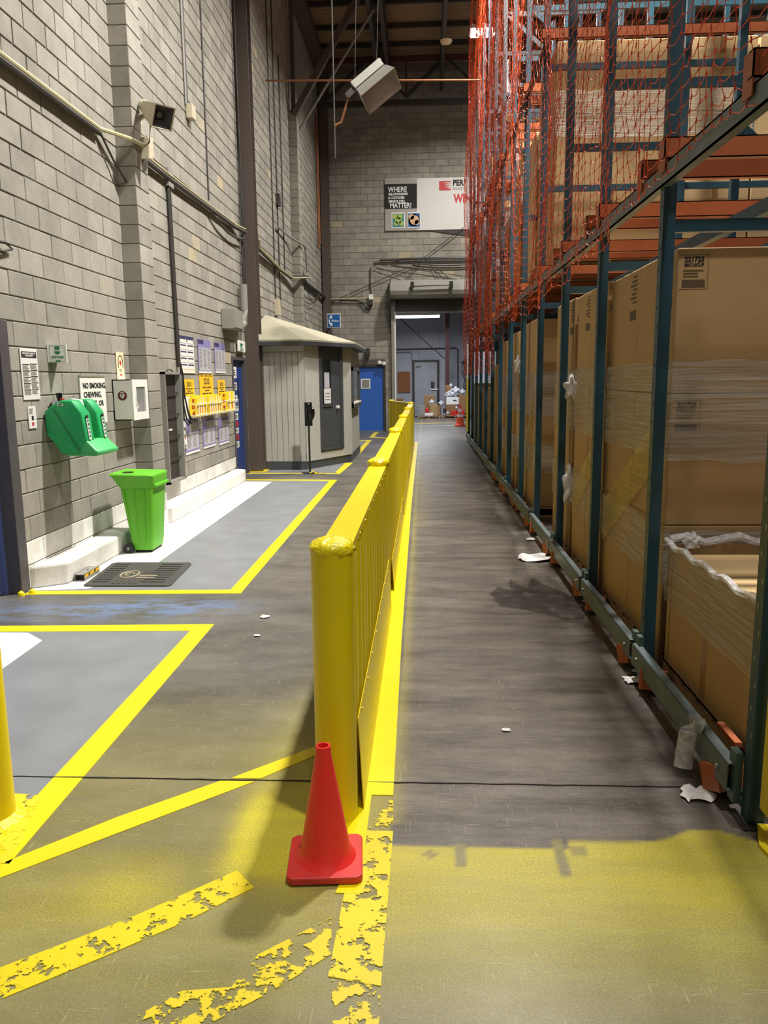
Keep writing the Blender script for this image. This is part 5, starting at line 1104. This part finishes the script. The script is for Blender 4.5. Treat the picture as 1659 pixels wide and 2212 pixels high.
# long rails on the aisle face
def rail_c(name, y0, y1, z0, z1, m, x=1.205, fl=.035):
    return obj(name, MB().box(x, y0, z0, x + .008, y1, z1).box(x, y0, z1 - .008, x + fl, y1, z1).box(x, y0, z0, x + fl, y1, z0 + .008), m, rack)
rail_c('upper_rail', .3, 22.1, 2.66, 2.76, M_RACKR, 1.215, .05)
for x in (1.95, 2.62, 3.4): obj('upper_rail', B(x, 1.4, 2.62, x + .06, 22, 2.70), M_RACK, rack)
for j, (a, b_) in enumerate(zip(PYS[1:-1], PYS[2:])):
    s_ = obj('floor_rail', MB().box(1.18, a + .03, .09, 1.188, b_ - .03, .21).box(1.18, a + .03, .202, 1.23, b_ - .03, .21).box(1.18, a + .03, .09, 1.225, b_ - .03, .098), M_RACKR, rack, bevel=.003, seg=1)
    for yy in (a, b_ - .09): obj('rail_clip', B(1.205, yy + .01, .05, 1.234, yy + .07, .26), M_RACKG, rack)
    for yy in (a + .12, b_ - .14): obj('bolt', MB().tube([(1.172, yy, .15), (1.18, yy, .15)], .012, 8), M_GALV, s_)
# orange cross beams on the rails (channel sections)
def beam(y, z, x0=1.20, x1=4.2, h=.10, m=M_ORANGE):
    obj('cross_beam', MB().box(x0, y, z, x1, y + .006, z + h).box(x0, y, z + h - .006, x1, y + .045, z + h).box(x0, y, z, x1, y + .045, z + .006).box(x0, y, z - .06, x0 + .006, y + .09, z + h), m, rack)
for y in PYS[:-1]:
    beam(y - .15, 2.775); beam(y + .26, 2.775)
    if y > 8: beam(y - .12, 5.08)
    if y > 10: beam(y + .3, 5.08)
rail_c('upper_rail', 8.5, 22.1, 4.99, 5.07, M_RACK, 1.235)
for j, y in enumerate(PYS[1:9]):     # low stub beams poking out under the floor rail
    for dy, rz in (((.17, .5), (-.22, -.45)) if j else ((.17, .5),)):
        c_ = Vector((1.17 + .01 * (j % 3), y + dy, .075)); a = Vector((.05, 0, 0)); 
        mb = MB().bar(c_, c_ + Vector((.13, .05 * (1 if dy > 0 else -1), .0)), .10, .11, up=(0, .35, 1))
        obj('floor_beam_stub', mb, M_ORANGE, rack, label='orange beam end poking out under the floor rail')
o = obj('orange_offcut', B(1.27, 3.05, .20, 1.30, 3.25, .22), M_ORANGE, rack)
# yellow column guard at the rack end
t = thing('column_guard', 'bolted yellow column guard with chipped paint at the rack end by the right edge', 'guard', (1.33, 2.7, 0))
obj('shield', MB().box(1.255, 2.62, .10, 1.265, 2.76, .99).box(1.265, 2.62, .10, 1.42, 2.632, .99), M_YELOLD, t, bevel=.003, seg=1)
obj('inner_angle', MB().box(1.268, 2.64, .1, 1.276, 2.77, 1.0), M_YEL, t)
obj('foot', MB().prism([(1.24, 2.5), (1.45, 2.45), (1.45, 2.78), (1.27, 2.8), (1.22, 2.66)], 'z', .001, .014).box(1.27, 2.6, .014, 1.42, 2.64, .085), M_YELOLD, t)
for z in (.20, .29, .40, .96): obj('bolt', MB().tube([(1.255, 2.67, z), (1.238, 2.67, z)], .017, 8), M_YELOLD, t)
obj('gap_shadow', B(1.27, 2.632, .085, 1.42, 2.7, .13), M_BLACK, t)  # black strip standing in for the shadow in the gap above the foot

# ================================================================== PALLETS AND CARTONS
def pallet(x0, y0, x1, y1, z, label, group='wooden pallets along the rack'):
    t = thing('wooden_pallet', label, 'pallet', ((x0 + x1) / 2, (y0 + y1) / 2, z), group)
    n = 6
    for k in range(n):
        y = y0 + (y1 - y0 - .1) * k / (n - 1); obj('board', B(x0, y, z + .112, x1, y + .1, z + .13), M_WOOD, t)
    for k in range(3):
        x = x0 + (x1 - x0 - .05) * k / 2; obj('stringer', B(x, y0, z + .02, x + .05, y1, z + .112), M_WOOD, t)
    for y in (y0, (y0 + y1) / 2 - .05, y1 - .1): obj('bottom_board', B(x0, y, z + .002, x1, y + .1, z + .02), M_WOOD, t)
    return t
def carton(x0, y0, z0, x1, y1, z1, label, m=M_CARD, group=None, lab=0, tape=True, gap=.004):
    j = R_.uniform(0, .006)
    t = obj('cardboard_carton', B(x0 + j, y0 + gap, z0 + .001, x1, y1 - gap, z1 - .002), m, bevel=.006, seg=1); tag(t, label, 'box', group)
    ym, xm = (y0 + y1) / 2, (x0 + x1) / 2
    if tape:
        obj('tape', MB().box(xm - .03, y0 + gap - .001, z1 - .16, xm + .03, y0 + gap, z1 - .003).box(xm - .03, y0 + gap - .001, z1 - .003, xm + .03, y1 - gap, z1 - .001), M_TAPE, t)
    if lab:     # printed carton mark on the camera face and on the aisle face
        yl = y0 + gap - .0008; xl = x0 + .01
        q = obj('printed_mark', MB().box(xl, yl, z1 - .04, xl + .15, yl + .0006, z1 - .037).box(xl, yl, z1 - .215, xl + .15, yl + .0006, z1 - .212).box(xl + .147, yl, z1 - .215, xl + .15, yl + .0006, z1 - .037)
                .box(xl + .015, yl, z1 - .205, xl + .135, yl + .0006, z1 - .165), M_INKB, t)
        text('221723', .036, M_INK, q, (xl + .075, yl - .0005, z1 - .062), 'F', bold=.0016, th=.0004, sx=.95)
        text('BSC16CUP', .022, M_INK, q, (xl + .075, yl - .0005, z1 - .09), 'F', bold=.001, th=.0004, sx=1.)
        obj('printed_rows', rows_of_print(xl + .02, yl, z1 - .11, .11, .045, 3, 'F', .35), M_INKB, q, kind='stuff')
        if lab > 1:
            ya = y0 + .07; xa = x0 + j - .0012
            mb = MB()
            for k in range(7): mb.box(xa, ya, z1 - .05 - k * .026, xa + .001, ya + .15 * (.6 + .4 * ((k * 7) % 3) / 2), z1 - .036 - k * .026)
            obj('printed_mark', mb.box(xa, ya, z1 - .31, xa + .001, ya + .15, z1 - .25), M_INKB, t)
    return t
def film(x0, y0, x1, y1, z0, z1, label, m=M_FILM, skew=0., open_=False, name='stretch_wrap', seed=0, faces=('x', 'y'), wr=.004, slack=0.):
    """band of stretch film just outside a stack; faces kept: aisle side x, camera side y, and the two backs"""
    r = random.Random(seed); mb = MB(); e = .006; P = []
    a, b_, c_, d = (x0 - e, y1 + e), (x0 - e, y0 - e), (x1 + e, y0 - e), (x1 + e, y1 + e)
    path = [a, b_, c_, d, a]; n = 10; rowsn = 7; pts = []
    for s in range(4):
        p, q = path[s], path[s + 1]
        for k in range(n): pts.append((p[0] + (q[0] - p[0]) * k / n, p[1] + (q[1] - p[1]) * k / n, s, k / n))
    m_ = len(pts)
    for j in range(rowsn):
        for i, (x, y, s, f) in enumerate(pts):
            sk = skew * (f if s == 0 else (1 - f) if s == 1 else 0)
            w = r.uniform(0, wr); ox = -w if s == 0 else w if s == 2 else 0; oy = -w if s == 1 else w if s == 3 else 0
            mb.v.append((x + ox, y + oy, z0 + (z1 - z0) * j / (rowsn - 1) - sk + (r.uniform(-.012, .012) if j in (0, rowsn - 1) else 0)))
    for j in range(rowsn - 1):
        for i in range(m_): mb.f.append((j * m_ + i, j * m_ + (i + 1) % m_, (j + 1) * m_ + (i + 1) % m_, (j + 1) * m_ + i))
    o = obj(name, mb, m, smooth=True); return tag(o, label, 'plastic wrap')
def strip(p, q, w, m, label, seed=0):
    """slanted flat ribbon of film on the aisle side: p, q are (y,z) ends, w its height"""
    r = random.Random(seed); mb = MB(); n = 14; x = 1.328
    for j in range(5):
        for i in range(n + 1): mb.v.append((x - r.uniform(0, .006), p[0] + (q[0] - p[0]) * i / n, p[1] + (q[1] - p[1]) * i / n + w * (j / 4 - .5) + r.uniform(-.004, .004)))
    for j in range(4):
        for i in range(n): mb.f.append((j * (n + 1) + i, j * (n + 1) + i + 1, (j + 1) * (n + 1) + i + 1, (j + 1) * (n + 1) + i))
    o = obj('stretch_wrap', mb, m, smooth=True); return tag(o, label, 'plastic wrap')
def knot(c, r, label, seed=1, sx=1, sy=1, sz=1, m=None, name='bunched_film', cat='plastic wrap'):
    rr_ = random.Random(seed); b = bmesh.new(); bmesh.ops.create_icosphere(b, subdivisions=3, radius=1)
    for v in b.verts:
        k = r * (.75 + .4 * math.sin(5 * v.co.x + seed) * math.cos(6 * v.co.z + seed) + rr_.uniform(-.05, .05)); v.co = Vector((v.co.x * k * sx, v.co.y * k * sy, v.co.z * k * sz))
    me = bpy.data.meshes.new(name); b.to_mesh(me); b.free(); me.materials.append(m or M_FILMX); me.polygons.foreach_set('use_smooth', [True] * len(me.polygons)); zmin = min(v.co.z for v in me.vertices)
    return tag(put(name, me, None, (c[0], c[1], c[2])), label, cat)
LX0, LX1 = 1.34, 2.5
# P0 : low open carton nearest the camera
pallet(LX0, 3.06, LX1, 4.24, 0, 'wooden pallet under the low open carton nearest the camera')
c0_ = MB(); z0, z1 = .135, .80; th = .012
c0_.box(LX0, 3.05, z0, LX1, 3.05 + th, z1).box(LX0, 4.24 - th, z0, LX1, 4.24, z1).box(LX0, 3.05, z0, LX0 + th, 4.24, z1).box(LX1 - th, 3.05, z0, LX1, 4.24, z1).box(LX0, 3.05, z0, LX1, 4.24, z0 + th)
t = obj('cardboard_carton', c0_, M_CARD); tag(t, 'low open-topped carton holding folded brown sheets, nearest pallet load on the right', 'box')
obj('tape', MB().box(LX0 - .001, 3.60, z0 + .02, LX0, 3.67, z1 - .1), M_TAPE, t)
obj('fold_seam', MB().box(LX0 - .001, 4.16, z0, LX0, 4.165, z1), M_INKB, t)
for k in range(4):
    q = obj('folded_sheet', B(LX0 + .03, 3.08 + .02 * k, .60 + k * .045, LX1 - .03, 4.20 - .03 * k, .635 + k * .045), M_CARDL, bevel=.01, seg=1)
    tag(q, ['lowest', 'second lowest', 'second highest', 'topmost'][k] + ' folded kraft sheet inside the low open carton', 'cardboard', 'folded sheets in the low open carton')
film(LX0, 3.05, LX1, 4.24, .48, .82, 'clear film band around the top of the low open carton', seed=3, wr=.008)
o = obj('bunched_film', MB().tube([(LX0 - .01, 3.05 + 1.2 * k / 16, .81 + .012 * math.sin(k * 1.7)) for k in range(17)], .016, 7).tube([(LX0 + 1.1 * k / 12, 4.22, .83 + .02 * math.sin(k * 2.1)) for k in range(13)], .022, 7), M_FILMX, smooth=True); tag(o, 'twisted rope of clear film along the rim of the low open carton', 'plastic wrap')
knot((1.42, 4.12, .84), .05, 'knot of clear film on the back corner of the low open carton', 4)
# floor-level loads
LOADS = [('first', 4.33, 5.80, 2.37, 2), ('second', 5.92, 7.02, 2.39, 2), ('third', 7.16, 8.10, 2.40, 1), ('fourth', 9.56, 10.75, 2.40, 2), ('fifth', 11.3, 12.3, 2.36, 2), ('sixth', 12.75, 13.8, 2.30, 1), ('seventh', 14.2, 15.2, 1.95, 1), ('eighth', 15.7, 16.7, 1.52, 1), ('ninth', 17.2, 18.2, 1.5, 1), ('tenth', 18.7, 19.7, 1.5, 1), ('eleventh', 20.2, 21.2, 1.6, 1)]
tn = ['bottom', 'middle', 'top']
for li, (nm, y0, y1, zt, ny) in enumerate(LOADS):
    pallet(LX0, y0, LX1, y1, 0, 'wooden pallet under the %s tall floor-level stack from the camera' % nm)
    zs = [.135, .135 + (zt - .135) * .335, .135 + (zt - .135) * .66, zt] if zt > 2.2 else [.135, .135 + (zt - .135) / 2, zt]
    xo = 0 if li != 1 else .0
    for k in range(len(zs) - 1):
        for j in range(ny):
            a = y0 + (y1 - y0) * j / ny; b_ = y0 + (y1 - y0) * (j + 1) / ny
            tname = (tn if len(zs) == 4 else ['bottom', 'top'])[k]
            lab = 'big kraft carton, %s tier%s of the %s tall floor-level stack' % (tname, '' if ny == 1 else (', nearer half' if j == 0 else ', farther half'), nm)
            carton(LX0, a, zs[k], LX1, b_, zs[k + 1], lab, M_CARD, 'big kraft cartons on the floor level', lab=2 if (li < 3 and k == 2) else (1 if li == 0 and j == 0 else 0), tape=(j == 0))
    if li < 6:
        film(LX0, y0, LX1, y1, 1.24, 1.78, 'clear film band round the middle of the %s tall floor-level stack' % nm, seed=10 + li)
        film(LX0, y0, LX1, y1, .55, .9 if li else .86, 'lower clear film band round the %s tall floor-level stack' % nm, seed=30 + li)
strip((4.36, 1.42), (5.74, .66), .30, M_FILMY, 'yellow-stained diagonal film strip on the aisle side of the first tall stack', 1)
strip((9.6, 1.3), (10.7, .5), .3, M_FILMY, 'yellow-stained diagonal film strip on the aisle side of the fourth tall stack', 2)
strip((5.95, 1.2), (6.95, .6), .25, M_FILMY, 'yellow-stained film strip on the aisle side of the second tall stack', 5)
knot((1.32, 7.12, 1.62), .085, 'bunched clear film hanging between the second and third tall stacks', 2, sz=1.6)
knot((1.32, 7.1, .75), .07, 'lower bunch of clear film between the second and third tall stacks', 5, sz=3.)
knot((1.32, 11.2, 1.9), .06, 'small bunch of clear film on the fifth tall stack', 8, sz=2.5)
# film scraps by the floor rail
q = obj('bunched_film', MB().tube([(1.19, 3.2, .22), (1.15, 3.21, .235), (1.135, 3.2, .2), (1.13, 3.22, .1), (1.12, 3.2, .03)], .034, 9, r2=.04), M_FILMX, smooth=True); tag(q, 'bunch of clear film draped over the floor rail near the first post', 'plastic wrap')
knot((1.42, 2.98, .12), .085, 'crumpled clear film on the floor behind the near rack post', 6)
o = obj('floor_strip', B(1.33, 2.83, .002, 1.62, 2.95, .03), M_WHITEP, bevel=.004); tag(o, 'white strip of packing on the floor behind the near rack post', 'litter')
scrap(1.12, 3.02, .10, M_PAPER, 'torn grey paper under the floor rail beside the near post', seed=8)
scrap(1.2, 4.25, .10, M_PAPER, 'pale paper scrap at the foot of the second rack post', seed=9)
scrap(1.14, 8.2, .09, M_PAPER, 'pale litter under the rail beside the fifth rack post', seed=12)
# upper-level loads
UP = [('nearest', 8.86, 10.05), ('second', 10.32, 11.5), ('third', 11.8, 12.95), ('fourth', 13.25, 14.4), ('fifth', 14.75, 15.9), ('sixth', 16.2, 17.3), ('seventh', 17.7, 18.8), ('eighth', 19.2, 20.3)]
tops = [5.15, 4.7, 5.0, 4.3, 4.95, 4.5, 4.95, 4.8]
cn = ['aisle-side', 'middle', 'inner']
for ui, (nm, y0, y1) in enumerate(UP):   # eight pallet positions above the rail
    cols = [(1.40, 2.60), (2.74, 3.44), (3.46, 4.2)] if ui == 0 else [(1.40, 2.60)]
    for ci, (xa, xb_) in enumerate(cols):
        n = 3; zb = 2.90; ztp = tops[ui]
        pallet(xa, y0, xb_, y1, 2.877, 'upper-level wooden pallet, %s load, %s column' % (nm, cn[ci]), 'wooden pallets on the upper level')
        for k in range(n):
            za = 3.01 + (ztp - 3.01) * k / n; zc = 3.01 + (ztp - 3.01) * (k + 1) / n
            carton(xa, y0, za, xb_, y1, zc, 'upper-level carton, %s tier of the %s column of the %s load' % (tn[k], cn[ci], nm), M_CARDL if (ci and ui == 0) or ui % 3 == 1 else (M_CARDD if ui % 2 else M_CARD), 'cartons on the upper rack level', tape=(ui == 0))
        if ui < 6 and ci < 2: film(xa, y0, xb_, y1, 4.1 if ui else 4.2, 4.66, 'glossy film band round the %s upper-level load, %s column' % (nm, cn[ci]), seed=50 + ui * 3 + ci, wr=.012)
for ui, (y0, y1, zt) in enumerate([(14.75, 15.8, 6.3), (16.2, 17.3, 6.1), (17.7, 18.8, 6.4), (19.2, 20.3, 6.3)]):
    carton(1.45, y0, 5.20, 2.6, y1, zt, 'top-level carton high on the rack, %s from the camera' % ['first', 'second', 'third', 'fourth'][ui], M_CARDD, 'cartons on the top rack level', tape=False)
for k, (y, z, h) in enumerate(((11.9, 5.4, .8), (14.7, 4.4, .9), (13.2, 6.6, .7), (17.6, 5.6, .8))):
    o = obj('hanging_film', MB().tube([(1.30, y, z), (1.28, y + .05, z - h * .3), (1.31, y, z - h * .7), (1.28, y + .1, z - h)], .05, 8, r2=.09), M_FILMX, smooth=True); tag(o, 'clear film streamer hanging on the rack face, %s from the camera' % ['first', 'second', 'third', 'fourth'][k], 'plastic wrap')

# ================================================================== SAFETY NETS
def net(name, label, y0, y1, zlow, ztop, cy, cz, x, seed, r0=.0028, mt=None):
    r = random.Random(seed); ny = int((y1 - y0) / cy); nz = int((ztop - 2.) / cz) + 1; mb = MB(); G = {}
    for i in range(ny + 1):
        y = y0 + i * cy; zl = zlow(y)
        sway = .035 * math.sin(y * 2.3 + seed) + .02 * math.sin(y * 7.1) + r.uniform(-.008, .008)
        for j in range(nz + 1):
            f = j / nz; z = zl + (ztop - zl) * f
            amp = .22 * cy
            yy_ = y0 + (y - y0) * (1 - .36 * max(0, f - .62) / .38) if y1 > 20 else y
            G[i, j] = Vector((x + sway * (1 - .5 * f) + .03 * math.sin(z * 1.9 + y * .8) + r.uniform(-.008, .008),
                              yy_ + .05 * math.sin(z * 1.3 + y * 3) + r.uniform(-amp, amp), z + .03 * math.sin(y * 5.3 + seed) * (1 - f) + r.uniform(-.12, .12) * cz))
    V, Fc = mb.v, mb.f
    def strand(a, b_, w):
        d = b_ - a
        if d.length < 1e-5: return
        d.normalize(); u = d.cross(Vector((1, .2, .1))).normalized() * w; v = d.cross(u).normalized() * w * .8; n = len(V)
        for c_ in (a, b_):
            V.append(tuple(c_ + u)); V.append(tuple(c_ - u * .5 + v)); V.append(tuple(c_ - u * .5 - v))
        Fc.extend([(n, n + 1, n + 4, n + 3), (n + 1, n + 2, n + 5, n + 4), (n + 2, n, n + 3, n + 5)])
    for i in range(ny + 1):
        for j in range(nz + 1):
            p = G[i, j]
            if j < nz: strand(p, G[i, j + 1], r0)
            if i < ny:
                q = G[i + 1, j]; m = (p + q) / 2 + Vector((r.uniform(-.008, .008), 0, -.012 - r.random() * .012)); strand(p, m, r0 * 1.15); strand(m, q, r0 * 1.15)
            if y0 < 6: # welded node
                strand(p - Vector((0, 0, .010)), p + Vector((0, 0, .010)), r0 * 2.0)
    o = obj(name, mb, mt or M_NET); tag(o, label, 'net'); o['kind'] = 'stuff'; return o
def zl_near(y):
    P = [(2.0, 2.9), (2.87, 2.74), (4.0, 2.68), (5.2, 2.62), (6.2, 2.52), (7.9, 2.41), (10, 2.46), (13.2, 2.60)]
    for (a, b_), (c_, d) in zip(P, P[1:]):
        if a <= y <= c_: return b_ + (d - b_) * (y - a) / (c_ - a)
    return 2.6
net('safety_net', 'sagging orange plastic net hung over the near half of the rack face', 2.2, 13.1, zl_near, 8.9, .105, .085, 1.155, 1, .0022)
net('safety_net', 'far orange plastic net hanging lower over the distant half of the rack face', 13.15, 22.6, lambda y: 1.83 + .04 * math.sin(y * 3), 10.9, .12, .115, 1.15, 5, .003)
net('safety_net', 'second darker layer of orange net doubled over behind the far net', 12.4, 22.4, lambda y: 2.3 + .08 * math.sin(y * 2), 9.5, .2, .16, 1.20, 9, .003, M_NETD)

# ================================================================== JUNK IN THE FAR ROOM
for k, (x0, x1) in enumerate(((-.25, .72), (.78, 1.95))):
    t = pallet(x0, 34.3, x1, 35.3, 0, ['left low wooden pallet under the junk in the far room', 'right low wooden pallet under the junk in the far room'][k], 'pallets in the far room')
jz = .135
def jbox(x0, y0, x1, y1, z0, z1, m, label, tilt=0, cat='box', name='cardboard_box'):
    o = obj(name, B(x0, y0, z0, x1, y1, z1), m, bevel=.01, seg=1); tag(o, label, cat)
    if tilt: o.rotation_euler = (0, 0, tilt)
    return o
o = jbox(-.22, 34.5, .06, 34.8, jz, .58, M_GREYM, 'grey plastic tub on the left junk pallet', cat='tub', name='plastic_tub')
o = jbox(.25, 34.4, .58, 34.7, jz, .62, M_CARD, 'torn brown box leaning in the middle of the left junk pallet', .25)
o = jbox(.60, 34.45, .74, 34.7, jz, .56, M_CARDD, 'narrow brown box at the right end of the left junk pallet', -.1)
o = jbox(.08, 34.6, .24, 34.75, jz, .45, M_RED, 'red carton beside the grey tub'); o = jbox(.05, 34.32, .42, 34.45, jz, .25, M_WHITEP, 'low white tray at the front of the left junk pallet', cat='tray', name='tray')
o = jbox(.02, 35.0, .5, 35.3, jz, 1.0, M_CARDD, 'tall brown carton at the back of the left junk pallet')
o = jbox(1.0, 34.7, 1.55, 35.1, .60, .92, M_WHITEP, 'white lidded box in the middle of the junk pile'); obj('printed_line', B(1.3, 34.69, .76, 1.45, 34.7, .80), M_INK, o)
o = jbox(1.0, 34.7, 1.5, 35.2, jz, .59, M_CARDD, 'brown carton holding up the white lidded box')
o = jbox(1.55, 34.7, 1.93, 35.2, jz, 1.0, M_CARDD, 'large brown carton at the right of the junk pile')
o = jbox(.98, 35.25, 1.28, 35.45, .14, 1.45, M_CARDD, 'upright brown carton leaning behind the bags')
for k, (x, y) in enumerate(((1.2, 34.4), (1.5, 34.42))): jbox(x, y, x + .28, y + .22, jz, .34 + .04 * k, M_RED, ['left red crate at the front of the junk pile', 'right red crate at the front of the junk pile'][k], cat='crate', name='plastic_crate')
o = jbox(.86, 34.42, .97, 34.55, jz, .45, M_BLACK, 'black bottle case between the two junk pallets', cat='case', name='case')
for k, (c_, r, s, lb) in enumerate([((.35, 34.6, .72), .13, 1.2, 'small white bag on the torn brown box'), ((.78, 34.7, .66), .15, 1.1, 'white bag between the two junk pallets'), ((1.35, 34.95, 1.16), .24, 1.2, 'big white plastic bag on top of the junk pile'), ((1.1, 34.9, 1.06), .14, 1.5, 'white bag slumped left of the big bag'), ((1.72, 34.9, 1.15), .16, 1.3, 'white bag on the right brown carton'), ((1.2, 35.0, 1.44), .09, 1., 'topmost crumpled white bag of the junk pile'), ((1.05, 34.36, .24), .08, 1., 'small white bundle at the front of the right junk pallet'), ((1.45, 34.4, .48), .08, 1.2, 'pale crumpled paper in the red crates'), ((.9, 34.3, .19), .05, 1., 'small pale ball between the junk pallets')]):
    knot(c_, r, lb, 20 + k, sx=s, m=M_BAG, name='plastic_bag', cat='bag')
o = jbox(-1.25, 36.3, -.95, 36.6, 0, .85, M_CARDD, 'brown carton on the floor under the cork board')
